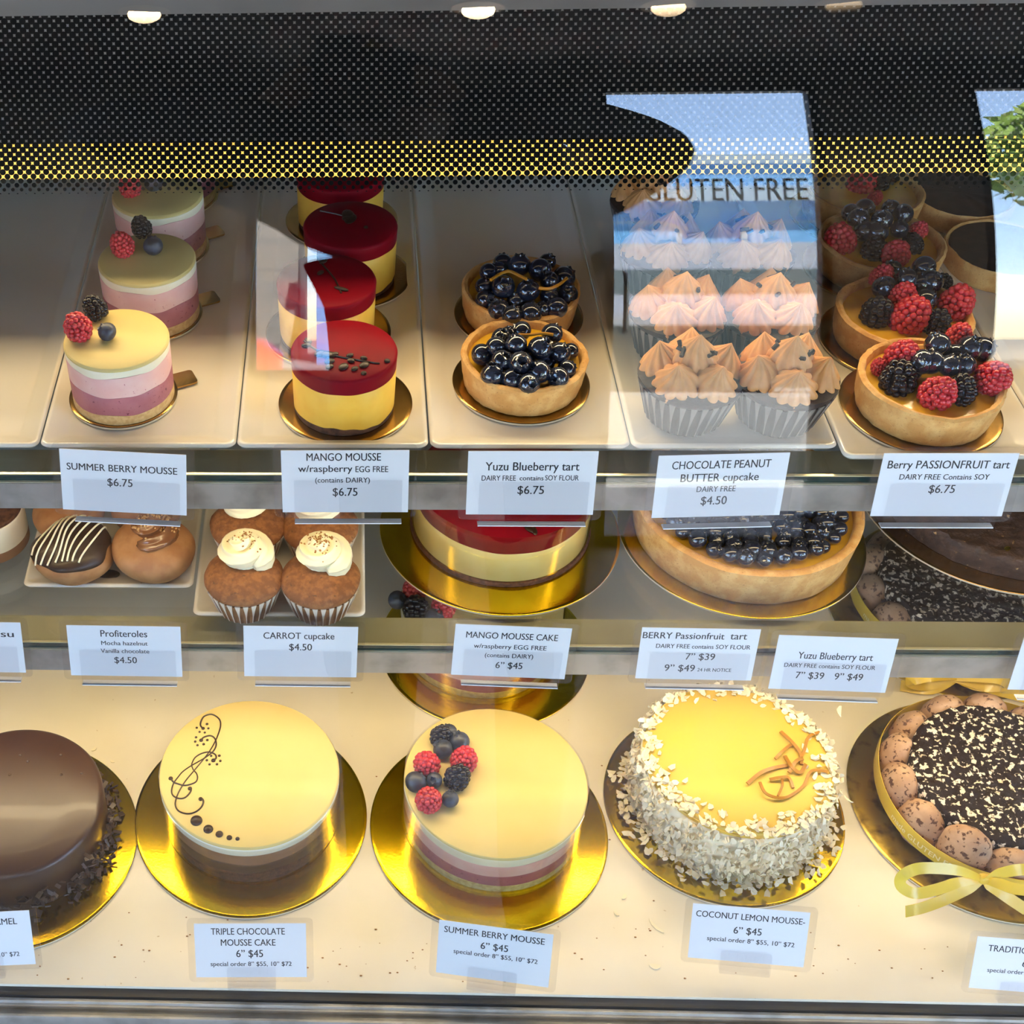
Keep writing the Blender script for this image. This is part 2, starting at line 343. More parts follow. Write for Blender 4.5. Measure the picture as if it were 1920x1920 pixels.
# ------------------------------------------------------------------ the street outside
struct(boxo('street', (-30, 40, -40, -3.3, -.72, -.62), mat('asphalt', (.17, .17, .17), .85, mix=(3, (.22, .21, .2), .4, .6))))
def car(name, label, loc, rz, body, w_=1.75, L=4.3, hs=1, front=False):
    t = thing(name, label, name, loc, rz, 'cars parked in the street')
    dk = mat('car_window', (.03, .04, .045), .08, coat=.5); tyre = mat('tyre', (.02, .02, .02), .8)
    t.scale = (1, 1, hs)
    if front:
        g = MB(); g.rings([rrect(-w_*.46, w_*.46, .29, .71, .05, z) for z in (0, .04)], M=T(-L/2-.035, 0, 0, PI/2, 0, PI/2)); g.build('grille', dk, t)
        g = MB(); g.rings([rrect(-w_*.5, w_*.5, .10, .27, .06, z) for z in (-.1, .14)], M=T(-L/2-.06, 0, 0, PI/2, 0, PI/2)); g.build('bumper', body, t)
    prof = [(-L/2, .35), (-L/2, .72), (-L*.44, .86), (-L*.24, .94), (-L*.12, 1.42), (L*.20, 1.46), (L*.38, 1.0), (L*.47, .92), (L/2, .7), (L/2, .35)]
    b = MB(); R = []
    for k, s in ((-.5, .93), (-.46, 1), (.46, 1), (.5, .93)):
        R.append([(x*(1 if s == 1 else .985), k*w_*(1-(.16 if z > 1.2 else .0)), .3+(z-.3)*s) for x, z in prof])
    b.rings(R); b.build('body', body, t)
    for sgn in (-1, 1):
        g = MB(); ys = sgn*w_*.475
        P = [(-L*.21, .98), (-L*.11, 1.34), (L*.19, 1.38), (L*.33, 1.0)]
        g.rings([[(x, ys*(.90 if z > 1.2 else 1.055), z) for x, z in P], [(x, ys*(.86 if z > 1.2 else 1.0), z) for x, z in P]])
        g.build('side_window', dk, t)
    g = MB(); g.rings([[(-L*.235, -w_*.42, .97), (-L*.235, w_*.42, .97), (-L*.125, w_*.36, 1.39), (-L*.125, -w_*.36, 1.39)], [(-L*.215, -w_*.42, .97), (-L*.215, w_*.42, .97), (-L*.11, w_*.36, 1.39), (-L*.11, -w_*.36, 1.39)]]); g.build('windscreen', dk, t)
    for sx in (-.31, .31):
        for sy in (-1, 1):
            q = MB(); q.lathe([(.2, -.1), (.31, -.1), (.33, -.06), (.33, .06), (.31, .1), (.2, .1)], 28, M=T(rx=PI/2)); q.build('wheel', tyre, t, (sx*L, sy*w_*.44, .33))
            q = MB(); q.lathe([(.0001, 0), (.2, 0), (.2, .02)], 20, M=T(rx=PI/2)); q.build('hubcap', steel, t, (sx*L, sy*(w_*.44+.105), .33))
    for sy in (-1, 1):
        q = MB(); q.ball(.11, T(s=(.5, 1.3, .7))); q.build('headlight', mat('headlight', (.8, .8, .8), .1), t, (-L*.485, sy*w_*.33, .70))
    return t
wc = mat('white_car_paint', (.82, .83, .85), .25, coat=.6)
car('van', 'white van parked nose towards the shop beyond the door', (2.15, -7.5, -.62), math.radians(-87), wc, 2.0, 4.4, 1.6, True)
car('car', 'red car parked in the street, seen through the narrow shop window', (-2.6, -7.6, -.62), math.radians(-3), mat('red_car_paint', (.55, .06, .04), .25, coat=.6))
car('car', 'white car parked by the green tree across the street', (6.9, -6.9, -.62), math.radians(3), wc)
bld = thing('storefront', 'blue painted storefront across the street with a pale awning', 'building', (3.2, -15, -.62))
blue_w = mat('blue_wall', (.10, .36, .84), .7, mix=(1.2, (.34, .62, .96), .4, .6)); pale = mat('pale_trim', (.62, .76, .92), .6)
q = MB(); q.box(-3.6, 3.6, -3, 0, 0, 5.6); q.build('wall', blue_w, bld)
q = MB(); q.rings([[(x, 0, 5.0), (x, .5, 4.8), (x, .5, 4.45), (x, 0, 4.6)] for x in (-3.6, 3.6)]); q.build('awning', pale, bld)
for x in (-2.3, 0, 2.3):
    q = MB(); q.rings([rrect(-.80, .80, 1.3, 4.0, .3, z) for z in (0, .06)], M=T(x, .07, 0, PI/2)); wn = q.build('window', pale, bld)
    q = MB(); q.rings([rrect(-.72, .72, 1.38, 3.92, .26, z) for z in (0, .03)], M=T(x, .10, 0, PI/2)); q.build('pane', mat('blue_pane', (.16, .42, .80), .3), wn)
q = MB(); q.box(-3.7, 3.7, -.2, .15, 5.55, 5.8); q.build('parapet', pale, bld)
b2 = thing('added_street_building', 'added grey brick building across the street behind the red car', 'building', (-5.2, -17, -.62))  # building added to darken the bright sky in the glass reflection
q = MB(); q.box(-4.5, 4.5, -4, 0, 0, 7.5); q.build('wall', mat('added_building_brick', (.09, .085, .085), .85, mix=(3, (.14, .12, .11), .4, .6)), b2)
for x in (-3, -1, 1, 3):
    q = MB(); q.box(x-.55, x+.55, 0, .06, 2.2, 3.9); wn = q.build('window', pale, b2); q = MB(); q.box(x-.47, x+.47, .06, .08, 2.28, 3.82); q.build('pane', mat('added_building_pane', (.04, .05, .07), .1), wn)
bark = mat('bark', (.12, .08, .05), .9); leafm = mat('leaf_green', (.16, .26, .04), .6, mix=(2, (.30, .38, .09), .4, .6))
tr = thing('tree', 'green leafy street tree across the street beyond the wide window', 'tree', (8.2, -12, -.62))
q = MB(); q.tube([(0, 0, 0), (.05, 0, 1.2), (0, .05, 4.2)], lambda t: .16-.06*t, 10); q.build('trunk', bark, tr)
q = MB(); rr = random.Random(5)
for i in range(2600):
    a, b_, c = rr.uniform(0, 2*PI), rr.uniform(-1, 1), rr.uniform(.5, 1)**.5; s_ = math.sqrt(1-b_*b_); R_ = 1.9*c
    P = Vector((R_*s_*math.cos(a), R_*s_*math.sin(a), 5.0+1.6*c*b_)); e = Euler((rr.uniform(0, 6), rr.uniform(0, 6), 0)).to_matrix()
    q.add([P+e @ Vector(v) for v in ((-.16, 0, 0), (0, -.08, .02), (.16, 0, 0), (0, .08, .02))], [(0, 1, 2, 3)])
o = q.build('foliage', leafm, tr); o['kind'] = 'stuff'

# ------------------------------------------------------------------ the customer with the phone (seen only as a dark reflection)
def skin(name, pts, edges, m, parent, sub=2):
    me = bpy.data.meshes.new(name); me.from_pydata([p[:3] for p in pts], edges, []); o = link(name, me, parent)
    me.materials.append(m); md = o.modifiers.new('skin', 'SKIN'); md.use_smooth_shade = True
    for i, p in enumerate(pts):
        r_ = p[3] if hasattr(p[3], '__len__') else (p[3], p[3]); me.skin_vertices[0].data[i].radius = r_
    me.skin_vertices[0].data[0].use_root = True
    ss = o.modifiers.new('smooth', 'SUBSURF'); ss.levels = sub; ss.render_levels = sub
    return o
dkc = mat('dark_cloth', (.022, .022, .026), .9); skinm = mat('skin', (.30, .17, .11), .55)
pe = thing('person', 'person in dark clothes and wide sun hat holding a phone before the case', 'person', (.165, -.52, -.5))
# body: one continuous surface; local z is height above the floor
pts = [(0, 0, .90, (.19, .13)), (0, 0, 1.08, (.20, .13)), (-.02, 0, 1.26, (.225, .13)), (-.05, 0, 1.36, (.16, .10)), (-.08, .02, 1.44, .055), (-.10, .04, 1.52, (.075, .09)), (-.10, .04, 1.59, (.07, .085)),
       (-.23, .02, 1.35, .075), (-.54, .10, 1.54, .065), (-.30, .36, 1.47, .045), (-.25, .43, 1.46, .030),
       (.17, .02, 1.35, .075), (.265, .12, 1.46, .065), (.04, .38, 1.47, .045), (-.05, .43, 1.45, .030),
       (-.11, 0, .84, .105), (-.12, .01, .47, .07), (-.12, -.02, .08, .048), (-.12, .11, .045, .045),
       (.11, 0, .84, .105), (.12, .01, .47, .07), (.12, -.02, .08, .048), (.12, .11, .045, .045)]
ed = [(0, 1), (1, 2), (2, 3), (3, 4), (4, 5), (5, 6), (3, 7), (7, 8), (8, 9), (9, 10), (3, 11), (11, 12), (12, 13), (13, 14), (0, 15), (15, 16), (16, 17), (17, 18), (0, 19), (19, 20), (20, 21), (21, 22)]
skin('body', pts, ed, dkc, pe)
for sx, hx in ((-1, -.250), (1, -.050)):
    hp = [(hx, .44, 1.455, .026), (hx+.012*-sx, .452, 1.475, .028)]; he = [(0, 1)]
    for k in range(4):
        n0 = len(hp); x = hx-.012*sx; z = 1.462+.016*k; hp += [(x-.008*sx, .455, z, .0095), (x-.020*sx, .450, z+.004, .009), (x-.032*sx, .458, z+.006, .008)]; he += [(1, n0), (n0, n0+1), (n0+1, n0+2)]
    n0 = len(hp); hp += [(hx-.010*sx, .445, 1.448, .010), (hx-.028*sx, .448, 1.452, .009)]; he += [(1, n0), (n0, n0+1)]
    skin('hand', hp, he, skinm, pe, 1)
FZ, FX = 0, -.10
fc = MB(); fc.ball(.092, T(FX, .055, 1.555+FZ, s=(.86, 1.02, 1.25)), 20, 14); fc.ball(.014, T(FX, .150, 1.55+FZ, s=(.8, 1, 1.6)))
for sx in (-1, 1): fc.ball(.018, T(FX+sx*.080, .05, 1.555+FZ, s=(.4, .8, 1.4))); fc.ball(.011, T(FX+sx*.031, .134, 1.575+FZ))
fc.ball(.02, T(FX, .137, 1.508+FZ, s=(1.1, .4, .35))); fc.build('face', skinm, pe)
ht = MB(); ht.lathe([(.33, -.02), (.335, -.015), (.20, .004), (.125, .02), (.12, .06), (.112, .11), (.08, .14), (.001, .145)], 48, lambda a, k, r, z: (r, z+(.02*math.cos(2*a)*(r/.33)**2 if r > .19 else 0)))
ht.build('hat', mat('hat_felt', (.016, .015, .015), .95), pe, (-.14, .04, 1.585), (math.radians(-4), math.radians(2), 0))
hr = MB(); hr.ball(.15, T(FX, -.015, 1.47, s=(1.75, .62, 1.0)), 24, 16); hr.build('hair', mat('dark_hair', (.012, .010, .009), .7), pe)
ph = thing('phone', 'dark phone held up in both hands in front of the display case', 'phone', (.003, -.040, .985))
q = MB(); q.rings([rrect(-.038, .038, -.08, .08, .01, z) for z in (-.004, .004)], M=T(rx=math.radians(47), rz=math.radians(3))); q.build('body', black, ph)
q = MB(); q.rings([rrect(-.012, .012, -.012, .012, .005, z) for z in (-.0065, -.004)], M=T(rx=math.radians(47)) @ T(.018, .058)); q.build('camera_bump', mat('lens_glass', (.02, .02, .03), .1), ph)

# ------------------------------------------------------------------ the display case
X0, X1 = -.44, .76
case = thing('display_case', 'glass fronted bakery display case with a cream deck and lit shelves', 'display case', (.12, .85, -.5))
def cpart(name, mb, m, **k): return mb.build(name, m, case, (-.12, -.85, .5), **k)
q = MB(); q.box(X0, X1, .5145, 1.17, -.03, 0); cpart('deck', q, cream)
q = MB(); q.box(X0, X1, .47, 1.17, -.5, -.034); cpart('plinth', q, black)
q = MB(); q.box(X0, X1, .5075, .5142, -.033, -.0035); cpart('trim_strip', q, black)
q = MB(); prof = [(.4905, -.036), (.4905, -.008), (.4912, -.006), (.4930, -.006), (.4934, -.008), (.4938, -.008), (.4942, -.012), (.500, -.012), (.501, -.008), (.503, -.008), (.504, -.006), (.5065, -.006), (.5068, -.036)]
q.rings([[(x, y, z) for y, z in prof] for x in (X0, X1)]); cpart('bottom_rail', q, alu, angle=20)
q = MB(); q.box(X0, X1, .5008, .5030, -.0118, -.0085); cpart('painted_rail_reflection', q, mat('painted_warm_reflection', (.72, .48, .27), .4, mix=(18, (.42, .36, .32), .5, .62)))  # warm light reflected in the rail groove, painted as an amber bar
q = MB(); q.box(X0, X1, 1.17, 1.18, 0, .58); cpart('back_panel', q, backp)
q = MB(); q.box(X0, X1, .8737, 1.17, .5165, .5425); q.box(X0, X1, .8640, .8737, .5395, .5425); cpart('hood_panel', q, greyp)
q = MB(); q.box(X0, X1, .8600, .8636, .5165, .5425); cpart('hood_light_diffuser', q, led)
q = MB(); q.box(X0, X1, .8637, .8645, .5167, .5394); cpart('added_light_baffle', q, black)  # black sheet added to stop strip light bouncing backwards off the diffuser
for x in (X0, X1):
    q = MB(); q.box(x-.006, x+.006, .56, 1.17, 0, .54); cpart('end_panel', q, black)
# curved front pane
GZ = [-.010+.77*i/96 for i in range(97) if -.010+.77*i/96 < .722]
def ga(z): return math.radians(15.5+min(max((z-.5)/.22, 0), 1)*11.5)
GY = [.497]
for a, b in zip(GZ, GZ[1:]): GY.append(GY[-1]+sum(math.tan(ga(a+(b-a)*(k+.5)/8)) for k in range(8))/8*(b-a))
GS = [0]
for i in range(1, len(GZ)): GS.append(GS[-1]+math.hypot(GY[i]-GY[i-1], GZ[i]-GZ[i-1]))
def pane(off0, off1, i0, i1):
    V = []
    for i in range(i0, i1):
        a = ga(GZ[i])
        for x in (X0+.008, X1-.008):
            for o_ in (off0, off1): V.append((x, GY[i]+o_*math.cos(a), GZ[i]-o_*math.sin(a)))
    F = []; n = i1-i0
    for k in range(n-1):
        c = 4*k
        F += [(c, c+2, c+6, c+4), (c+1, c+5, c+7, c+3), (c, c+4, c+5, c+1), (c+2, c+3, c+7, c+6)]
    F += [(0, 1, 3, 2), (4*(n-1), 4*(n-1)+2, 4*(n-1)+3, 4*(n-1)+1)]
    return V, F
q = MB(); q.add(*pane(0, .006, 0, len(GZ))); fg = cpart('front_glass', q, gl_front, angle=60)
i0 = min(range(len(GZ)), key=lambda i: abs(GZ[i]-.6095))
i1 = min(range(len(GZ)), key=lambda i: abs(GZ[i]-.702))
q = MB(); q.add(*pane(.0063, .0066, i0, i1))
fb = q.build('dot_band', frit(), fg, angle=60)
uvl = fb.data.uv_layers.new(name='UVMap')
s0 = GS[i0]
for lp in fb.data.loops:
    vi = lp.vertex_index; i = i0+vi//4; x = fb.data.vertices[vi].co.x
    uvl.data[lp.index].uv = ((x+.0005)/.005, (GS[i]-s0)/.00492)
q = MB(); q.box(X0, X1, GY[-1]-.008, GY[-1]+.03, GZ[-1]-.001, GZ[-1]+.03); cpart('top_rail', q, mat('dark_rail', (.05, .05, .05), .4, .3))

# shelves: a lift-out glass sheet, on an aluminium rail that belongs to the case
def shelf(z, y0, label, row):
    s = thing('glass_shelf', label, 'shelf', (.12, y0+.2, z-.006), group=None)
    q = MB(); q.box(X0+.0065-.12, X1-.0065-.12, -.198, .248, 0, .006)
    o = q.build('pane', gl_shelf, s)
    q = MB(); q.box(X0+.0065-.12, X1-.0065-.12, -.2, -.1982, 0, .0058); q.build('front_edge', gl_edge, s)
    q = MB(); prof = [(0, 0), (0, -.0245), (.003, -.0245), (.003, -.003), (.010, -.003), (.011, -.005), (.018, -.005), (.019, -.003), (.026, -.003), (.027, -.005), (.033, -.005), (.034, -.0245), (.037, -.0245), (.037, -.0005)]
    q.rings([[(x, y0-.0015+y, z-.0065+zz) for y, zz in prof] for x in (X0+.007, X1-.007)]); cpart('shelf_rail', q, [alu_w], angle=20)
    q = MB(); q.box(X0+.007, X1-.007, y0-.0023, y0-.0016, z-.0310, z-.0068); cpart('rail_face', q, alu)
    q = MB(); q.box(X0+.0065-.12, X1-.0065-.12, -.2005, -.1985, .0058, .0066); q.build('painted_edge_highlight', mat('painted_highlight', (.8, .7, .4), .2, .4), s)  # yellow highlight on the glass edge, painted as a thin bar
    q = MB()
    for k in range(60):
        x = X0+.02+k*.0185; q.box(x, x+.003, y0+.0045, y0+.0065, z-.0335, z-.0305)
    o = cpart('light_chip', q, ledc); o['kind'] = 'stuff'
shelf(.365, .711, 'upper glass shelf with a green edge, carrying the long white trays', 'upper')
shelf(.196, .7015, 'lower glass shelf with a green edge, carrying square plates and gold boards', 'lower')

# ------------------------------------------------------------------ trays and boards on the shelves
ZT = .3775                                  # inside floor of the long trays
def tray(name, label, x0, x1, y0, y1, zb, group, h=.013, lip=.012):
    """Shallow square-rimmed porcelain dish with a raised foot; zb = the surface it stands on."""
    cx, cy = (x0+x1)/2, (y0+y1)/2; a, b = (x1-x0)/2, (y1-y0)/2
    t = thing(name, label, 'tray', (cx, cy, zb), 0, group)
    def L(i, z, r): return rrect(-a+i, a-i, -b+i, b-i, r, z)
    q = MB(); q.rings([L(.016, .0003, .004), L(.016, .003, .004), L(.004, .0072, .005), L(.0008, h-.0035, .006), L(0, h-.0018, .006), L(.0008, h-.0004, .006), L(.002, h, .005), L(.0035, h-.0004, .005), L(.005, h-.0015, .004),
                       L(lip+.001, .0092, .004), L(lip+.0035, .0080, .004), L(lip+.006, .0076, .003)])
    q.build('dish', porcelain, t, angle=50); q = MB(); q.rings([L(.020, 0, .004), L(.020, .0035, .004), L(.024, .0035, .003), L(.024, 0, .003)], False, False); q.build('foot', porcelain, t)
    return t
TXS = [(-.3635, -.2226, 'empty white porcelain tray beside the layered berry mousse tray'), (-.2217, -.0806, 'white porcelain tray holding the layered berry mousse cakes'), (-.0798, .0564, 'white porcelain tray holding the red topped mango mousse cakes'),
       (.0576, .1983, 'white porcelain tray holding the two blueberry tarts'), (.1990, .3419, 'white porcelain tray holding the chocolate peanut butter cupcakes'), (.3427, .4845, 'white porcelain tray holding the mixed berry tarts'), (.4853, .626, 'white porcelain tray holding the dark chocolate tarts')]
for x0, x1, lb in TXS: tray('serving_tray', lb, x0, x1, .7275 if x0 < .34 else .7165, 1.145, .3655, 'long white trays on the upper shelf')
def board(label, x, y, z, r, m=gold, tab=None, group='gold cake boards', th=.0022):
    t = thing('cake_board', label, 'cake board', (x, y, z), 0, group)
    q = MB(); q.m = 0; q.lathe([(r*.98, 0), (r, .0003), (r, th-.0004)], 96, cap1=False); q.m = 1
    q.lathe([(r, th-.0004), (r-.0005, th), (r-.003, th-.0001), (r*.5, th), (.0005, th)], 96, cap0=False)
    q.build('disc', [kraft, m], t, angle=50)
    if tab:
        q = MB(); q.rings([rrect(r-.004, r+.016, -.0085, .0085, .003, zz) for zz in (.0004, th-.0002)]); q.build('pull_tab', m, t, rot=(0, 0, tab))
    return t

# ------------------------------------------------------------------ berries
def berry_mesh(nm, r, h, rows, m, seed, dr):
    rr = random.Random(seed); q = MB()
    prof = lambda t: r*(math.sin(PI*(.12+.80*t))**.62)*(1-.28*t**2)
    q.lathe([(.001, 0)]+[(prof(k/8)*.78, h*k/8) for k in range(9)]+[(.001, h*1.0)], 16)
    for k in range(rows):
        t = (k+.5)/rows; R = prof(t)*.9; n = max(4, int(2*PI*R/(dr*1.62)))
        for i in range(n):
            a = 2*PI*(i+.5*(k % 2))/n+rr.uniform(-.12, .12); s = dr*rr.uniform(.88, 1.12)
            q.ball(s, T(R*math.cos(a), R*math.sin(a), h*t+rr.uniform(-.0004, .0004), s=(1, 1, .95)), 8, 6)
    q.ball(dr, T(0, 0, h*.985), 8, 6)
    return q.mesh(nm, [m], 60)
RASP = [berry_mesh('raspberry', .0102, .0205, 7, rasp, s, .0021) for s in (1, 2)]
BLAC = [berry_mesh('blackberry', .0092, .0185, 6, blackb, s, .0025) for s in (3, 4)]
def blue_mesh(m, seed):
    q = MB(); R = .0068
    pr = [(.0002, -R*.93)]+[(R*math.sin(a), -R*math.cos(a)*.93) for a in (math.radians(d) for d in (18, 36, 54, 72, 90, 108, 126, 142, 152))]
    top = pr[-1][1]
    pr += [(R*.44, top+R*.12), (R*.36, top+R*.10), (R*.30, top-R*.10), (.0002, top-R*.16)]
    q.lathe(pr, 20, lambda a, k, r, z: (r*(1+(.10*math.cos(5*a) if k in (10, 11) else 0)), z+(R*.07*math.cos(5*a) if k == 10 else 0)))
    return q.mesh('blueberry', [m], 50)
BLUE = blue_mesh(blueb, 1); BLUG = blue_mesh(blueg, 2)
def berry(parent, kind, loc, s=1, rot=None, rs=random):
    me, nm = {'r': (rs.choice(RASP), 'raspberry'), 'k': (rs.choice(BLAC), 'blackberry'), 'b': (BLUE, 'blueberry'), 'g': (BLUG, 'blueberry')}[kind]
    return link(nm, me, parent, loc, rot or (rs.uniform(-.35, .35), rs.uniform(-.35, .35), rs.uniform(0, 6)), None, s)
def pile(parent, base, items, zf, f=1.0):
    """items = (kind, px, py, size px, level); stands each berry over the thing whose base is at `base`."""
    rs = random.Random(int(items[0][1]*7+items[0][2]))
    for kd, px, py, sz, lv in items:
        s = 1.0
        for _ in range(3):
            z = zf+lv
            p = at(px, py, z); dep = (p-EYE).dot(FWD); wd = sz*dep/FOC
            s = wd/{'r': .0225, 'k': .0215, 'b': .0136, 'g': .0136}[kd]*f
        s = min(max(s, .5), 1.35)
        if kd in 'rk':
            rt = (rs.uniform(.05, .5), rs.uniform(-.3, .3), rs.uniform(0, 6)); off = Vector((0, 0, -.009*s))
        else:
            rt = (rs.uniform(-.2, 1.3), rs.uniform(-.6, .6), rs.uniform(0, 6)); off = Vector((0, 0, 0))
        berry(parent, kd, p-Vector(base)+off, s, rt, rs)

# ------------------------------------------------------------------ layered round cakes
def layer(parent, name, m, r0, r1, z0, z1, w0=None, w1=None, bevel=.0012, n=96, label=None, ang=50):
    """One disc shaped layer; w0 / w1 move its lower and upper edge by angle."""
    q = MB(); A = lambda w, a: w(a) if w else 0
    pr = [(.0005, z0), (r0*.7, z0), (r0, z0), (r0+(r1-r0)*.5, (z0+z1)/2), (r1, z1-bevel), (r1-bevel*.35, z1-bevel*.35), (r1-bevel, z1), (r1*.6, z1), (.0005, z1)]
    q.lathe(pr, n, lambda a, k, r, z: (r*(1+.0035*nse(math.cos(a)*2+k, math.sin(a)*2, r*30+z*60)), z+(A(w0, a) if 2 <= k < 3 else A(w0, a)*.5+A(w1, a)*.5 if k == 3 else A(w1, a) if k in (4, 5) else 0)))
    return q.build(name, m, parent, angle=ang, label=label)
def wob(seed, amp, fr=2): return lambda a: amp*nse(seed+fr*math.cos(a), fr*math.sin(a), seed*.37)
def summer_mini(label, x, y, rz, seed, tab, r=.0385):
    zb = ZT-.004+.0005
    board('bronze foil board with a pull tab under '+tab[1], x-.0005, y, zb-.0002, r+.0022, bronze, tab[0], 'bronze boards under the small mousse cakes')
    t = thing('berry_mousse_cake', label, 'cake', (x, y, zb+.0022), rz, 'small layered berry mousse cakes')
    layer(t, 'biscuit_base', crust_m, r*.985, r*.985, 0, .0080, None, wob(seed, .0016), .0004)
    layer(t, 'berry_layer', purple, r*.985, r*.99, .0082, .0245, wob(seed, .0016), wob(seed+5, .0022), .0003)
    layer(t, 'pink_layer', pink, r*.99, r*.995, .0247, .0418, wob(seed+5, .0022), wob(seed+9, .002), .0003)
    layer(t, 'white_layer', white_choc, r*.995, r, .0420, .0478, wob(seed+9, .002), None, .0006)
    layer(t, 'glaze', cream_top, r, r*.992, .0479, .0505, None, None, .0012)
    return t
def xy(px, py, z): p = at(px, py, z); return p.x, p.y
ZM = ZT-.004+.0027+.0505
B_ = lambda t: tuple(t.location)
S1 = summer_mini('small layered berry mousse cake at the tray front, its pale top brightly lit', *xy(218, 634, ZM), .3, 1.3, (.42, 'the front berry mousse cake'))
pile(S1, S1.location, [('r', 152, 611, 58, .0585), ('k', 186, 577, 50, .0585), ('b', 201, 622, 36, .0555)], ZT)
S1.rotation_euler = (0, 0, 0)
S2 = summer_mini('small layered berry mousse cake, second from the tray front, half in shade', *xy(275, 484, ZM), .0, 4.1, (.45, 'the second berry mousse cake'))
pile(S2, S2.location, [('r', 234, 457, 50, .0585), ('k', 269, 425, 43, .0585), ('b', 287, 461, 38, .0555)], ZT)
S3 = summer_mini('small layered berry mousse cake, third from the tray front, in full shade', *xy(295, 362, ZM), .0, 7.7, (.5, 'the third berry mousse cake'))
pile(S3, S3.location, [('r', 246, 350, 46, .0585), ('b', 288, 341, 38, .0555)], ZT)
S4 = summer_mini('small layered berry mousse cake at the back of its tray, mostly hidden', *xy(318, 268, ZM), .0, 2.7, (.45, 'the rear berry mousse cake'))
for o in (S2, S3, S4): o.rotation_euler = (0, 0, 0)
def sprig(parent, pts, leaves, dots, z, base, r=.0007, stem_name='chocolate_sprig'):
    q = MB(); P = [at(*p, z)-Vector(base)+Vector((0, 0, r*.6)) for p in pts]; q.tube(smooth(P, 5), r, 8)
    q.build(stem_name, choc, parent)
    for (ax, ay, bx, by, w_) in leaves:
        a = at(ax, ay, z)-Vector(base); b = at(bx, by, z)-Vector(base); d = b-a; L = max(d.length, .002)
        q = MB(); q.ball(L/2, T(*((a+b)/2+Vector((0, 0, .0009))), rz=math.atan2(d.y, d.x), s=(1.15, min(1, w_*1.7), .3/ (L/.008))), 12, 8); q.build('chocolate_leaf', choc, parent)
    for (ax, ay, rad) in dots:
        a = at(ax, ay, z)-Vector(base); q = MB(); q.ball(rad, T(a.x, a.y, a.z+rad*.3, s=(1, 1, .6)), 12, 8); q.build('chocolate_dot', choc, parent)
def mango_mini(label, px, py, seed, bl, r=.0382):
    zb = ZT-.004+.0005; h = .0500; x, y = xy(px, py, zb+.0022+h)
    board('bronze foil board under '+bl, x+.001, y+.004, zb-.0002, .0495, bronze, None, 'bronze boards under the mango mousse cakes')
    t = thing('mango_mousse_cake', label, 'cake', (x, y, zb+.0022), 0, 'small red topped mango mousse cakes')
    layer(t, 'chocolate_base', choc_sp, r*.95, r*.96, 0, .0052, None, wob(seed, .003, 3), .0004)
    layer(t, 'mango_layer', mango, r*.965, r*.985, .0045, .0372, wob(seed, .004, 3), wob(seed+3, .001), .0004)
    layer(t, 'raspberry_glaze', red_gel, r*.988, r, .0374, h, wob(seed+3, .001), None, .0022)
    return t
ZMM = ZT-.004+.0027+.0500
M1 = mango_mini('small mango mousse cake at the tray front with a full chocolate sprig', 645, 655, 1.1, 'the front mango mousse cake')
sprig(M1, [(570, 640), (592, 656), (625, 667), (660, 674), (700, 681), (712, 682)], [(566, 650, 582, 648, .4), (574, 636, 582, 645, .4), (592, 668, 608, 660, .5), (600, 664, 628, 668, .4), (610, 682, 626, 676, .5), (634, 664, 618, 668, .4), (638, 694, 650, 684, .5), (650, 670, 662, 666, .45), (664, 680, 652, 676, .5), (676, 672, 688, 674, .5), (676, 690, 690, 682, .5), (660, 696, 670, 690, .5), (612, 692, 624, 686, .5)], [(726, 678, .0022), (682, 701, .0021)], ZMM, M1.location)
M2 = mango_mini('small mango mousse cake, second from the tray front, under a smeared reflection', 612, 524, 2.2, 'the second mango mousse cake')
sprig(M2, [(590, 480), (612, 505), (628, 525), (640, 550)], [(600, 495, 612, 488, .4), (606, 510, 596, 516, .4), (628, 540, 652, 546, .2)], [], ZMM, M2.location)
M3 = mango_mini('small mango mousse cake, third from the tray front, in shade', 657, 420, 3.3, 'the third mango mousse cake')
sprig(M3, [(600, 396), (630, 402), (655, 408)], [(645, 400, 658, 404, .5), (642, 412, 660, 410, .5), (650, 396, 656, 414, .4), (652, 420, 662, 404, .4)], [(686, 427, .0018)], ZMM, M3.location)
M4 = mango_mini('small mango mousse cake at the back of its tray behind the dotted band', 638, 318, 4.4, 'the rear mango mousse cake')

# ------------------------------------------------------------------ tarts
def crust(parent, r, h, th, seed, fill_m, fill_z, m=tart_m, flare=.0):
    q = MB(); rim = lambda a, k: .0010*nse(seed+3*math.cos(a), 3*math.sin(a), k)
    pr = [(.001, 0), (r-.0035, 0), (r-.0018, .0012), (r-.0006+flare*.2, h*.3), (r+flare*.7, h*.75), (r+flare, h-.0015), (r+flare-th*.35, h), (r+flare-th*.8, h-.0006), (r+flare-th, h-.003), (r+flare-th-.0005, fill_z-.002), (.001, fill_z-.002)]
    q.lathe(pr, 120, lambda a, k, rr, z: (rr+(.0007*nse(math.cos(a)*9+seed, math.sin(a)*9, z*150) if 1 < k < 9 else 0)+(.0012*nse(math.cos(a)*2+seed, math.sin(a)*2, 3) if 2 < k < 9 else 0), z+(rim(a, 1) if 4 < k < 9 else 0)))
    q.build('pastry_case', m, parent, angle=50)
    q = MB(); q.lathe([(r+flare-th-.0003, fill_z-.0035), (r+flare-th-.0003, fill_z), (r*.5, fill_z+.0008), (.001, fill_z+.001)], 72, lambda a, k, rr, z: (rr, z+.0004*nse(a*3, rr*100, seed))); q.build('filling', fill_m, parent)
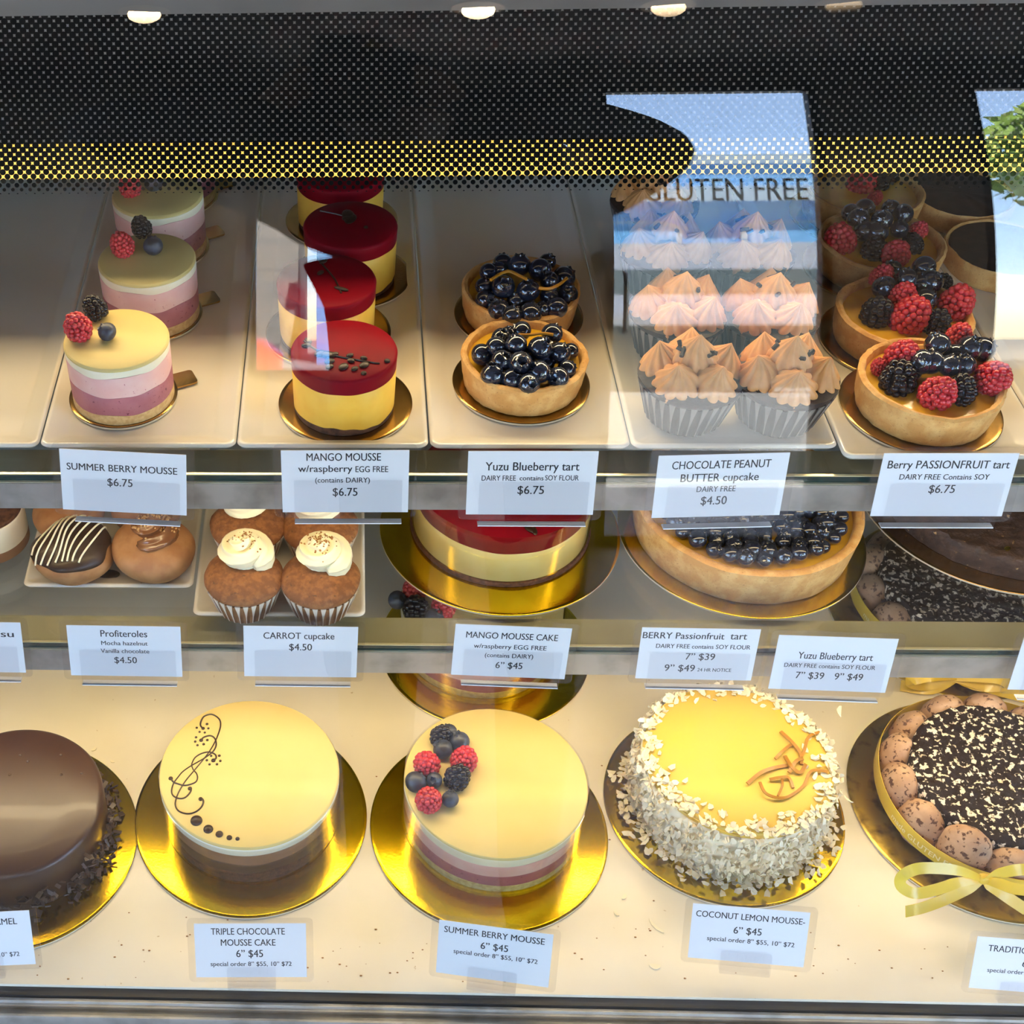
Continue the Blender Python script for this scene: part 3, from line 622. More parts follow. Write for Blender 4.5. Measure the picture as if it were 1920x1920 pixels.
def tart(label, px, py, seed, bl, r=.0445, h=.0265, fill=curd, name='berry_tart', grp='small mixed berry tarts', bm=bronze, br=.051, fz=.0205):
    zb = ZT-.004+.0005; x, y = xy(px, py, zb+.0022+h)
    board('bronze foil board under '+bl, x, y+.0015, zb-.0002, br, bm, None, 'bronze boards under the tarts')
    t = thing(name, label, 'tart', (x, y, zb+.0022), 0, grp); crust(t, r, h, .0055, seed, fill, fz, flare=.0018); return t
C6 = lambda L, ox, oy, k, kind=None: [(q[0] if kind is None else kind, ox+q[-4]/k if kind is None else ox+q[0]/k, oy+(q[-3] if kind is None else q[1])/k, (q[-2] if kind is None else q[2])*2/k, q[-1]) for q in L]
zf = ZT-.001+.0205
t = tart('small blueberry tart at the tray front with glossy berries and a golden crust', 983, 662, 1.5, 'the front blueberry tart', name='blueberry_tart', grp='small blueberry tarts')
lo, hi = .006, .015
pile(t, t.location, C6([(495, 1140, 70, lo+.003), (600, 1080, 65, hi), (640, 1010, 60, hi), (690, 985, 50, hi), (790, 965, 65, hi), (750, 1065, 70, hi+.003), (930, 1095, 84, hi+.002), (1020, 985, 68, hi), (1075, 1130, 72, lo+.006), (1155, 1118, 56, lo), (645, 1185, 70, lo+.006), (785, 1205, 76, lo+.008), (575, 1295, 82, lo), (720, 1325, 68, lo), (845, 1365, 72, lo), (920, 1270, 75, lo+.004), (1065, 1315, 70, lo), (1130, 1250, 62, lo), (985, 1210, 50, lo), (860, 1140, 60, lo+.004), (680, 1130, 60, lo+.003)], 780, 380, 4, 'g'), zf, 1.22)
q = MB(); q.tube(smooth([at(780+x/4, 380+y/4, zf+.022)-Vector(t.location) for x, y in ((770, 990), (850, 992), (950, 980), (1030, 990))]), .0011, 8); q.build('citrus_zest', peel, t)
t = tart('small blueberry tart behind the front one, berries in shade', 978, 536, 2.5, 'the rear blueberry tart', name='blueberry_tart', grp='small blueberry tarts')
pile(t, t.location, C6([(545, 525, 60, hi), (650, 455, 62, hi), (775, 470, 76, hi+.003), (930, 505, 84, hi+.003), (985, 445, 55, hi), (1110, 560, 76, lo+.006), (515, 630, 60, lo+.004), (655, 630, 88, hi+.002), (840, 660, 78, hi), (520, 730, 66, lo), (620, 800, 70, lo), (720, 845, 66, lo), (860, 830, 76, lo), (945, 800, 52, lo), (1050, 790, 76, lo), (1000, 700, 62, lo+.003), (1135, 690, 66, lo), (1000, 585, 60, hi), (750, 740, 60, lo+.002), (620, 500, 52, hi)], 780, 380, 4, 'g'), zf, 1.22)
q = MB(); q.tube(smooth([at(780+x/4, 380+y/4, zf+.027)-Vector(t.location) for x, y in ((560, 580), (630, 535), (700, 515), (780, 550), (830, 575))]), .0012, 8); q.build('citrus_zest', peel, t)
q = MB(); q.tube(smooth([at(780+x/4, 380+y/4, zf+.025)-Vector(t.location) for x, y in ((920, 640), (1000, 645), (1080, 610), (1130, 565))]), .0012, 8); q.build('citrus_zest', peel, t)
k8 = 3.3675
def K(L): return [(a, 1520+b/k8, 300+c/k8, d*2/k8, e) for a, b, c, d, e in L]
t = tart('small mixed berry tart at the tray front, a raspberry facing out at its middle', 1748, 706, 3.5, 'the front mixed berry tart', r=.0475, h=.0275, br=.056)
pile(t, t.location, K([('r', 560, 1225, 95, lo+.006), ('r', 770, 1450, 100, lo+.002), ('r', 1125, 1345, 100, lo+.004), ('k', 555, 1400, 100, lo+.002), ('k', 955, 1465, 85, lo+.002), ('g', 800, 1165, 72, hi+.004), ('g', 700, 1275, 84, hi), ('g', 760, 1275, 78, hi), ('g', 880, 1300, 62, hi), ('g', 970, 1295, 58, hi), ('g', 1010, 1185, 68, hi+.002), ('g', 1085, 1195, 70, hi), ('r', 930, 1120, 72, hi), ('r', 450, 1300, 50, lo), ('g', 900, 1230, 60, lo+.006), ('g', 640, 1330, 55, lo)]), zf, 1.22)
t = tart('small mixed berry tart, second from the tray front, crowned with a big raspberry', 1697, 580, 4.5, 'the second mixed berry tart', r=.0475, h=.0275, br=.056)
pile(t, t.location, K([('k', 410, 950, 90, lo+.002), ('k', 790, 1010, 80, lo+.002), ('r', 600, 985, 125, lo+.004), ('r', 905, 905, 95, lo+.004), ('r', 580, 850, 75, hi), ('r', 430, 745, 65, hi), ('g', 465, 805, 64, hi), ('g', 605, 750, 58, hi+.003), ('g', 512, 690, 50, hi), ('g', 715, 680, 74, hi+.004), ('g', 760, 770, 85, hi+.002), ('g', 720, 885, 64, lo+.006), ('k', 850, 770, 50, lo), ('g', 690, 780, 60, hi)]), zf, 1.22)
t = tart('small mixed berry tart, third from the tray front, in shade', 1655, 448, 5.5, 'the third mixed berry tart', r=.0475, h=.0275, br=.056)
pile(t, t.location, K([('r', 545, 570, 78, lo+.004), ('r', 668, 432, 52, lo+.004), ('r', 210, 510, 90, lo), ('k', 660, 535, 62, lo), ('k', 400, 555, 74, lo), ('g', 580, 342, 55, hi), ('g', 505, 310, 50, hi), ('g', 450, 380, 55, hi+.002), ('g', 420, 455, 60, lo+.006), ('g', 300, 370, 60, hi), ('g', 560, 440, 50, lo+.005), ('g', 255, 335, 50, hi), ('g', 340, 450, 60, lo+.004), ('g', 340, 310, 55, hi)]), zf, 1.22)
t = tart('small mixed berry tart at the back of its tray behind the dotted band', 1622, 350, 6.5, 'the rear mixed berry tart', r=.0475, h=.0275, br=.056)
pile(t, t.location, K([('k', 430, 140, 70, lo), ('r', 395, 235, 40, lo), ('g', 370, 90, 55, lo+.006), ('g', 440, 60, 55, hi), ('r', 300, 130, 80, lo), ('k', 500, 90, 60, lo)]), zf, 1.22)
for px, py, lb, s in ((1806, 352, 'small dark chocolate tart at the back of the end tray', 1), (1884, 455, 'small dark chocolate tart, nearer of the two on the end tray', 2)):
    x, y = xy(px, py, ZT+.02); t = thing('chocolate_tart', lb, 'tart', (x, y, ZT-.0034), 0, 'dark chocolate tarts'); crust(t, .044, .020, .003, s, choc, .0185)

# ------------------------------------------------------------------ cupcakes
def liner(parent, r0, r1, h, mb_, mw, n=30, name='paper_liner'):
    q = MB(); q.m = 0; tri = lambda a: abs(((a*n/(2*PI)) % 1)*2-1)-.5
    q.lathe([(.001, 0), (r0-.001, 0), (r0, .001), ((r0+r1)/2, h*.5), (r1, h), (r1-.0008, h), ((r0+r1)/2-.001, h*.5), (r0-.002, .002), (.001, .002)], n*4, lambda a, k, r, z: (r*(1+.035*tri(a)) if 0 < k < 7 else r, z+(.0022*tri(a) if k in (4, 5) else 0)))
    q.m = 1
    for i in range(n):
        a = 2*PI*(i)/n; R = []
        for t_, w_ in ((1.05, .0021), (.74, .0011), (.42, .00045), (.05, .0003)):
            r = (r0+(r1-r0)*t_)*1.0205; c, s = math.cos(a), math.sin(a); hh = h*t_
            R.append([(r*c-w_*s, r*s+w_*c, hh), (r*c+w_*s, r*s-w_*c, hh), ((r-.0012)*c+w_*s, (r-.0012)*s-w_*c, hh), ((r-.0012)*c-w_*s, (r-.0012)*s+w_*c, hh)])
        q.rings(R)
    return q.build(name, [mb_, mw], parent, angle=25)
def muffin(parent, r0, r1, h, dome, m, seed):
    q = MB(); pr = [(.001, .003), (r0-.0035, .003), (r1-.003, h*.9), (r1+.0008, h+.002), (r1+.001, h+.005), (r1*.93, h+dome*.55), (r1*.7, h+dome*.85), (r1*.35, h+dome), (.001, h+dome)]
    q.lathe(pr, 72, lambda a, k, r, z: (r*(1+(.03*nse(seed+2*math.cos(a), 2*math.sin(a), k*.4) if k > 2 else 0)), z+(.0016*nse(seed+40*r*math.cos(a), 40*r*math.sin(a), 1)+.0007*nse(200*r*math.cos(a), 200*r*math.sin(a), seed) if k > 3 else 0)))
    return q.build('cake', m, parent, angle=60)
def rosette(parent, loc, R, turns, tube_r, m, rz, rise=.016, name='frosting'):
    q = MB(); n = int(22*turns); P = []
    for i in range(n+1):
        t = i/n; a = rz+2*PI*turns*t; r = R*(1-t)**.85+.0012; P.append((r*math.cos(a), r*math.sin(a), tube_r*.75+rise*t**1.1))
    q.tube(P, lambda t: tube_r*(1.05-.55*t)*(min(1, .35+t*14)), 24, lambda a, t: 1+.20*math.cos(6*a+9*t))
    q.lathe([(R*1.05, .0), (R*.9, .006), (.001, rise)], 24)
    return q.build(name, m, parent, loc, angle=70)
def kiss(q, M, r, h, n=9, tw=1.2):
    pr = [(.001, 0), (.85, 0), (1, .12), (.97, .30), (.80, .52), (.55, .74), (.30, .95), (.12, 1.12), (.01, 1.22)]
    q.lathe([(a*r, b*h) for a, b in pr], n*8, lambda a, k, rr, z: (rr*(1+(.24*abs(math.cos(n*a/2+tw*z/h*2))**.7-.14 if k > 0 else 0)), z), M)
def on_top(o):
    from mathutils.bvhtree import BVHTree
    bv = BVHTree.FromPolygons([v.co+o.location for v in o.data.vertices], [tuple(p.vertices) for p in o.data.polygons])
    def f(X, Y):
        h = bv.ray_cast(Vector((X, Y, .5)), Vector((0, 0, -1)))[0]; return h.z if h else .004
    return f
def crumbs(parent, name, m, spots, s, seed, zf_, kind=True):
    rr = random.Random(seed); q = MB()
    for (x, y, n, sp) in spots:
        for i in range(n):
            X, Y = x+rr.gauss(0, sp), y+rr.gauss(0, sp); k = s*rr.uniform(.5, 1.3)
            q.ball(k, T(X, Y, zf_(X, Y)+k*.3, rr.uniform(0, 3), rr.uniform(0, 3), 0, (1, rr.uniform(.5, 1), .6)), 5, 4)
    o = q.build(name, m, parent, angle=20)
    if kind: o['kind'] = 'stuff'
    return o
def carrot_cup(label, px, py, z0, rz, seed, dust, foff):
    h, dm = .0275, .0155; x, y = xy(px, py, z0+.03)
    t = thing('carrot_cupcake', label, 'cupcake', (x, y, z0), 0, 'carrot cupcakes')
    liner(t, .0225, .0305, h, liner_b, liner_w); muffin(t, .0215, .0305, h, dm, carrot, seed)
    fr_ = rosette(t, (foff[0], foff[1], h+dm-.004), .0150, 2.1, .0086, frost, rz)
    crumbs(t, 'crumb_sprinkle', crumb_m, [(foff[0]+a*.001, foff[1]+b*.001, n, .0042) for a, b, n, _q in dust], .0009, seed, on_top(fr_))
    return t
def pb_cup(label, px, py, rz, seed):
    h, dm = .031, .011; z0 = ZT; x, y = xy(px, py, z0+h)
    t = thing('chocolate_cupcake', label, 'cupcake', (x, y, z0), 0, 'chocolate peanut butter cupcakes')
    liner(t, .0265, .0355, h, liner_d, liner_g); muffin(t, .0255, .0355, h, dm, dark_cup, seed)
    rr = random.Random(seed)
    for i in range(5):
        a = rz+2*PI*i/5; q = MB(); kiss(q, T(0, 0, 0, 0, .32, a), .0165, .0190, 11, rr.choice((-1.3, 1.3, .8))); q.build('frosting_kiss', pbfrost, t, (.0185*math.cos(a), .0185*math.sin(a), h+dm-.006), angle=70)
    q = MB(); kiss(q, T(0, 0, 0, .1, 0, 0), .0150, .0210, 11, 1.0); q.build('frosting_kiss', pbfrost, t, (0, 0, h+dm+.004), angle=70)
    for i in range(6):
        a = rr.uniform(0, 6); L = rr.uniform(.005, .008); q = MB(); q.rings([[(1.6e-3*math.cos(b), 1.6e-3*math.sin(b), zz) for b in (k*PI/3 for k in range(6))] for zz in (-L/2, L/2)]); q.build('chocolate_stick', choc, t, (.0115*math.cos(a), .0115*math.sin(a), h+dm+.0165), (rr.uniform(.6, 2), rr.uniform(-.5, .5), rr.uniform(0, 6)))
    return t
for px, py, rz, sd, lb in ((1294, 712, .25, 3, 'dark chocolate cupcake at the tray front with peach frosting kisses, beside the blueberry tart tray'), (1470, 714, .9, 4, 'dark chocolate cupcake at the tray front with swirled frosting and chocolate sticks'),
                           (1270, 592, .6, 5, 'dark chocolate cupcake in the second row, beside the blueberry tarts'), (1440, 594, .2, 6, 'dark chocolate cupcake in the second row, beside the mixed berry tarts'),
                           (1247, 476, .8, 7, 'dark chocolate cupcake in the third row, beside the empty tray end'), (1400, 478, .4, 8, 'dark chocolate cupcake in the third row, beside the third berry tart'), (1226, 385, .3, 9, 'dark chocolate cupcake in the back row, mostly behind others')):
    pb_cup(lb, px, py, rz, sd)

# ------------------------------------------------------------------ lower shelf
ZS = .1965
def quadtray(label, corners, zb):
    P = [at(px, py, zb+.012) for px, py in corners]
    x0, x1 = P[0].x, P[1].x; y0 = (P[0].y+P[1].y)/2
    return tray('serving_plate', label, x0, x1, y0, y0+.205, zb, 'square white plates on the lower shelf')
quadtray('square white plate holding the profiteroles', ((43, 1095), (361, 1104)), ZS)
quadtray('square white plate holding the carrot cupcakes', ((361, 1150), (685, 1157)), ZS)
ZP = ZS+.0082
carrot_cup('carrot cupcake at the plate front, beside the profiteroles, lightly dusted', 457, 1083, ZP, -1.0, 1.0, [(-1, 4, 30, 0), (4, 0, 25, 0)], (.0005, .010))
carrot_cup('carrot cupcake at the plate front, beside the mango cake, heavily dusted', 600, 1087, ZP, -1.3, 2.0, [(-4, 4, 45, 0), (4, 4, 40, 0), (0, -3, 40, 0)], (.0015, .010))
carrot_cup('carrot cupcake in the back row of its plate, beside the profiteroles', 466, 985, ZP, .4, 3.0, [(0, 0, 20, 0)], (0, .010))
carrot_cup('carrot cupcake in the back row of its plate, beside the mango cake', 600, 988, ZP, 1.2, 4.0, [(0, 0, 20, 0)], (0, .010))
def puff(label, px, py, sx, sy, sz, seed):
    x, y = xy(px, py, ZP+sz*.45); t = thing('profiterole', label, 'profiterole', (x, y, ZP), 0, 'profiteroles on the square plate')
    q = MB(); q.ball(1, T(0, 0, sz*.5, s=(sx, sy, sz*.5)), 48, 28)
    q.v = [((v := Vector(p)) and tuple(Vector((p[0], p[1], max(p[2], .0)))*(1+.10*nse(p[0]*38+seed, p[1]*38, p[2]*50))+Vector((0, 0, 0)))) for p in q.v]
    q.v = [(a, b, max(c, .0004)) for a, b, c in q.v]; q.build('bun', choux, t, angle=70); return t
def cap(parent, sx, sy, sz, m, seed, low, name, k=1.035):
    q = MB(); N = 56; R = []
    for j in range(15):
        ring = []
        for i in range(N):
            a = 2*PI*i/N; ph = (PI*.5+low+.28*nse(seed+1.6*math.cos(a), 1.6*math.sin(a), 2))*(j/14)+.001
            kk = k if j < 14 else k*.965
            p = Vector((sx*math.sin(ph)*math.cos(a)*kk, sy*math.sin(ph)*math.sin(a)*kk, sz*.5+sz*.5*math.cos(ph)*kk)); p *= 1+.10*nse(p.x*38+seed, p.y*38, p.z*50); ring.append(tuple(p))
        R.append(ring)
    q.rings(R, True, True); return q.build(name, m, parent, angle=70)
P1 = puff('profiterole dipped in dark chocolate with thin white drizzle lines', 139, 1040, .0335, .031, .047, 1.0); cap(P1, .0335, .031, .047, choc, 1.0, -.28, 'chocolate_glaze', 1.045)
for i in range(9):
    a0 = -.022+.0052*i; q = MB(); pts = []
    for j in range(15):
        tt = -1.05+2.0*j/14; x_ = a0+.010*math.sin(tt)+.0015*math.sin(tt*3+i); y_ = .0285*math.sin(tt); s_ = 1-(x_/.0335)**2-(y_/.031)**2
        if s_ < .02: continue
        z_ = .0235+.0235*math.sqrt(s_); p = Vector((x_, y_, z_)); p *= (1+.10*nse(p.x*38+1, p.y*38, p.z*50)); pts.append(p*1.05)
    if len(pts) > 3: q.tube(pts, .0008, 6); q.build('white_drizzle', white_choc, P1)
P2 = puff('profiterole topped with milk chocolate cream and chopped nuts', 289, 1036, .0335, .031, .046, 2.0)
cr_ = rosette(P2, (.0, .004, .033), .0155, 1.6, .0085, milk_ch, -2.2, .012, 'chocolate_cream')
crumbs(P2, 'chopped_nuts', nut_m, [(0, .006, 60, .008), (-.008, .004, 25, .006), (.010, .008, 30, .006)], .0013, 5, on_top(cr_))
puff('profiterole at the back of the plate, hidden by a price card', 128, 962, .031, .030, .044, 3.0)
puff('profiterole at the back of the plate, behind the nut topped one', 275, 952, .031, .030, .044, 4.0)
for px, py, s in ((203, 1078, 1), (178, 1086, .45)):
    x, y = xy(px, py, ZP); q = MB(); q.ball(.009*s, T(s=(1.1, .6, .16)), 16, 8); tag(q.build('chocolate_drip', choc, None, (x, y, ZP+.0008)), 'long dark chocolate drip on the plate beside the dipped profiterole' if s == 1 else 'tiny dark chocolate drip on the plate below the dipped profiterole', 'drip')
x, y = xy(-28, 962, ZS+.03); t = thing('tiramisu', 'small round tiramisu with pale sides and brown base, cut by the picture edge', 'cake', (x, y, ZS), 0)
layer(t, 'sponge_base', choc_m, .033, .033, 0, .010, None, wob(2, .001)); layer(t, 'cream_body', tira, .033, .033, .0102, .036, wob(2, .001)); layer(t, 'cocoa_top', choc_sp, .032, .031, .0362, .0385)

def acetate(parent, r, z0, z1):
    q = MB(); n = 128
    for rr_ in (r,): q.rings([[(rr_*math.cos(2*PI*i/n), rr_*math.sin(2*PI*i/n), z) for i in range(n)] for z in (z0, z1)]+[[((rr_-.0003)*math.cos(2*PI*i/n), (rr_-.0003)*math.sin(2*PI*i/n), z) for i in range(n)] for z in (z1, z0)], False, False)
    return q.build('acetate_collar', coll, parent, angle=60)
MBC = Vector((.1284, .833, ZS)); board('gold foil board under the large mango mousse cake', MBC.x, MBC.y, ZS, .1016)
t = thing('mango_mousse_cake', 'large mango mousse cake with a red glaze on the lower shelf', 'cake', (.1295, .839, ZS+.0024))
layer(t, 'chocolate_base', choc_sp, .0765, .0765, 0, .0040, None, wob(1, .001)); layer(t, 'mango_layer', mangop, .0740, .0740, .0041, .0355, None, wob(4, .0012, 3)); layer(t, 'raspberry_glaze', red_gel, .0740, .0740, .0357, .0485, wob(4, .0012, 3), None, .0012); acetate(t, .0756, .0042, .0545)
sprig(t, [(940, 985), (985, 983), (1040, 979)], [(985, 990, 1005, 1000, .3), (1000, 990, 1004, 1004, .3)], [], ZS+.0024+.0487, t.location)
bx, by = .3313, .8315; board('gold foil board under the large blueberry tart', bx, by, ZS, .1016)
t = thing('blueberry_tart', 'large blueberry tart with a tall golden crust on the lower shelf', 'tart', (bx, by+.0015, ZS+.0024)); crust(t, .0905, .037, .008, 8.5, curd, .029, flare=.002)
rs = random.Random(3); pts = []
for k in range(1, 10):
    R = .0082*k+.0035*(k == 9)*0
    if R > .079: break
    n = max(3, int(2*PI*R/.0134))
    for i in range(n): pts.append((R*math.cos(2*PI*i/n+k*1.3), R*math.sin(2*PI*i/n+k*1.3)))
pts.sort(key=lambda p: p[1]); q = MB()
for i, (x, y) in enumerate(pts):
    s = rs.uniform(.88, 1.14); P = (x+rs.gauss(0, .0012), y+rs.gauss(0, .0012), .0290+.0062*s+rs.uniform(0, .0035)); ro = (rs.uniform(-.3, 1.2), rs.uniform(-.6, .6), rs.uniform(0, 6))
    if i < 98: berry(t, 'g', P, s, ro, rs)
    else: q.add([v.co for v in BLUG.vertices], [tuple(p.vertices) for p in BLUG.polygons], T(*P, *ro, s))
o = q.build('blueberry_topping', blueg, t, angle=50); o['kind'] = 'stuff'
gx, gy = .5600, .8735; board('dark edged board under the crumb topped chocolate cake', gx, gy, ZS, .1170, bronze, group=None)
t = thing('chocolate_crumb_cake', 'dark chocolate cake covered in crumbs with golden flecks on the lower shelf', 'cake', (gx, gy, ZS+.0024))
def rough_disc(parent, name, m, r, z0, z1, amp, sc_, seed):
    q = MB(); pr = [(r, z0), (r*1.005, (z0+z1)/2), (r, z1-.003), (r*.985, z1)]+[(r*(1-k/26), z1) for k in range(1, 26)]+[(.0005, z1)]
    q.lathe([(.0005, z0)]+pr, 140, lambda a, k, rr, z: (rr*(1+(amp*5*nse(seed+60*math.cos(a)*.09*sc_/60, math.sin(a)*.09*sc_, z*sc_) if 0 < k < 5 else 0)), z+(amp*nse(seed+rr*math.cos(a)*sc_, rr*math.sin(a)*sc_, 5)+amp*.5*nse(rr*math.cos(a)*sc_*2.3, rr*math.sin(a)*sc_*2.3, seed) if k > 3 else 0)))
    return q.build(name, m, parent, angle=75)
rough_disc(t, 'crumb_crust', crumbd, .100, .0, .020, .0028, 130, 1.0)
rr = random.Random(4); q = MB()
for i in range(16):
    a, R = rr.uniform(0, 6.28), rr.uniform(.02, .098); q.ball(.0028, T(R*math.cos(a), R*math.sin(a), .0215, rr.uniform(-.4, .4), 0, rr.uniform(0, 6), (1, rr.uniform(.5, .9), .3)), 8, 5)
o = q.build('golden_flake', gold, t); o['kind'] = 'stuff'

# ------------------------------------------------------------------ deck
ZD = .0004
board('gold foil board under the triple chocolate cake', -.0847, .6760, ZD, .1016)
t = CC = thing('chocolate_mousse_cake', 'round triple chocolate mousse cake with a dark chocolate swirl on its cream top', 'cake', (-.0840, .6835, ZD+.0024))
layer(t, 'sponge_base', choc_sp, .0758, .0763, 0, .0150, None, wob(1, .003, 4), .0006); layer(t, 'dark_mousse', mat('dark_mousse', (.11, .055, .03), .5, mix=(40, (.08, .04, .02), .4, .7)), .0763, .0765, .0148, .0262, wob(1, .003, 4), wob(3, .004, 2)); layer(t, 'milk_mousse', choc_m, .0765, .0767, .0262, .0400, wob(3, .004, 2), wob(6, .0006)); layer(t, 'white_mousse', mat('ivory_mousse', (.76, .74, .64), .45, bump=(300, .05)), .0768, .0770, .0401, .0488, wob(6, .0006)); layer(t, 'glaze', cream_top, .0770, .0765, .0489, .0515, None, None, .0010); acetate(t, .0778, .001, .0480)
zc = ZD+.0024+.0517; sw = lambda L: [(280+a/6.4, 1300+b/6.4) for a, b in L]
for pl in ([(640, 415), (622, 400), (612, 370), (625, 320), (660, 275), (735, 252), (800, 275), (845, 320), (855, 380), (840, 450), (800, 555), (750, 650), (690, 740), (610, 840), (530, 935), (450, 1030), (395, 1110), (350, 1190), (320, 1270), (312, 1340), (340, 1400), (400, 1435), (480, 1445), (560, 1420), (620, 1370), (648, 1310), (640, 1270)],
           [(625, 560), (650, 530), (720, 508), (770, 525), (798, 570), (800, 630), (770, 690), (720, 735), (640, 790), (500, 870), (400, 940), (340, 1010), (295, 1070), (270, 1140), (270, 1200), (300, 1240), (360, 1262), (420, 1255), (470, 1215), (500, 1165), (487, 1140)],
           [(768, 800), (800, 780), (795, 740), (750, 712), (700, 705), (620, 725), (550, 770), (515, 830), (510, 870), (530, 920), (565, 960), (578, 1010), (560, 1060), (500, 1090), (420, 1105), (340, 1085), (290, 1065), (256, 1020)]):
    q = MB(); q.tube(smooth([at(x, y, zc)-CC.location for x, y in sw(pl)], 5), lambda t_: .00055+.00025*abs(2*t_-1), 8); q.build('chocolate_swirl', choc, CC)
for x, y, d in [(645, 420, 50), (622, 562, 58), (768, 805, 62), (256, 1020, 62), (487, 1142, 60), (615, 1268, 60), (568, 412, 34), (692, 368, 40), (708, 420, 34), (603, 462, 34), (665, 470, 34), (560, 527, 38), (550, 578, 38), (578, 622, 36), (652, 610, 40), (695, 560, 38), (742, 750, 36), (690, 802, 38), (722, 852, 36), (812, 850, 38), (852, 810, 38), (840, 748, 40), (565, 1528, 160), (707, 1630, 130), (840, 1690, 100), (960, 1732, 76), (1058, 1745, 56)]:
    p = at(280+x/6.4, 1300+y/6.4, zc)-CC.location; r = d/6.4*.975/FOC/2*1.03; q = MB(); q.lathe([(r, -.0002), (r*.96, r*.16), (r*.7, r*.36), (r*.2, r*.46), (.0001, r*.5)], 20); q.build('chocolate_dot', choc, CC, p, angle=60)
def summer_big(t):
    layer(t, 'biscuit_base', mat('pale_biscuit', (.66, .50, .20), .7, mix=(260, (.52, .36, .12), .4, .65), bump=(700, .3)), .0760, .0762, 0, .0085, None, wob(2, .0008)); layer(t, 'berry_layer', purple, .0762, .0765, .0087, .0225, wob(2, .0008), wob(5, .001)); layer(t, 'pink_layer', pink, .0765, .0767, .0227, .0370, wob(5, .001), wob(7, .001)); layer(t, 'white_layer', white_choc, .0767, .0770, .0372, .0470, wob(7, .001)); layer(t, 'glaze', cream_top, .0770, .0766, .0471, .0495, None, None, .0008); acetate(t, .0782, .001, .0488)
board('gold foil board under the berry mousse cake at the deck front', .1212, .6655, ZD, .1016)
DD = thing('berry_mousse_cake', 'round berry mousse cake with a cluster of berries, at the deck front', 'cake', (.1248, .6785, ZD+.0024)); summer_big(DD)
k = 3.492; pile(DD, DD.location, [(a, 680+b/k, 1230+c/k, d*2/k, e) for a, b, c, d, e in [('k', 490, 525, 66, .010), ('b', 565, 497, 48, .006), ('b', 632, 560, 62, .006), ('b', 525, 610, 58, .007), ('r', 430, 685, 84, .009), ('r', 648, 680, 84, .009), ('b', 345, 825, 70, .006), ('k', 585, 795, 80, .010), ('b', 470, 812, 46, .006), ('r', 440, 915, 84, .009), ('b', 573, 937, 50, .006)]], ZD+.0024+.0495, 1.15)
board('gold foil board under the berry mousse cake at the deck rear', .1326, .8733, ZD, .1016)
D2 = thing('berry_mousse_cake', 'round berry mousse cake at the deck rear, seen under the lower shelf', 'cake', (.1280, .8830, ZD+.0024)); summer_big(D2)
pile(D2, D2.location, [('k', 782, 1137, 56, .010), ('r', 778, 1103, 50, .010), ('r', 838, 1140, 50, .010), ('b', 815, 1158, 38, .006), ('b', 745, 1125, 36, .006)], ZD+.0024+.0495)
ax, ay = xy(24, 1498, .053); board('gold foil board under the glossy chocolate caramel cake', ax-.004, ay-.008, ZD, .1050)
AA = thing('chocolate_cake', 'glossy dark chocolate caramel cake with chocolate shavings at its foot', 'cake', (ax, ay, ZD+.0024))
layer(AA, 'glazed_body', choc_gl, .0755, .0757, 0, .0505, None, None, .0045, 128)
rr = random.Random(8); q = MB()
for i in range(620):
    a = rr.uniform(0, 2*PI); z = abs(rr.gauss(0, .010)); R = .0762+rr.uniform(0, .004)+(.010*rr.random() if z < .005 else 0); L, W = rr.uniform(.003, .009), rr.uniform(.0012, .004)
    M_ = T(R*math.cos(a), R*math.sin(a), min(z, .03)+.002, rr.uniform(-.8, .8), rr.uniform(-.8, .8), rr.uniform(0, 6.28)); q.box(-L/2, L/2, -W/2, W/2, -.0005, .0005, M_)
o = q.build('chocolate_shavings', mat('chocolate_shaving', (.065, .036, .022), .45, mix=(90, (.10, .06, .04), .4, .7)), AA, angle=20); o['kind'] = 'stuff'
for px, py in ((38, 1415), (52, 1427), (114, 1415), (18, 1452), (115, 1452), (153, 1449)):
    p = at(px, py, ZD+.0024+.0508)-AA.location; q = MB(); q.lathe([(.0014, -.0003), (.0010, .0006), (.0004, .0008), (.0001, .0004)], 12); q.build('glaze_bubble', choc_gl, AA, p)
ex, ey = .3262, .6932; board('gold foil board under the coconut covered lemon cake', ex, ey, ZD, .1016)
EE = thing('coconut_cake', 'lemon mousse cake coated in white coconut flakes with candied peel on top', 'cake', (ex+.002, ey+.004, ZD+.0024))
layer(EE, 'mousse_body', coco, .0785, .0785, 0, .0560); layer(EE, 'lemon_glaze', lemon, .0780, .0760, .0562, .0600, None, None, .002)
rr = random.Random(21); q = MB()
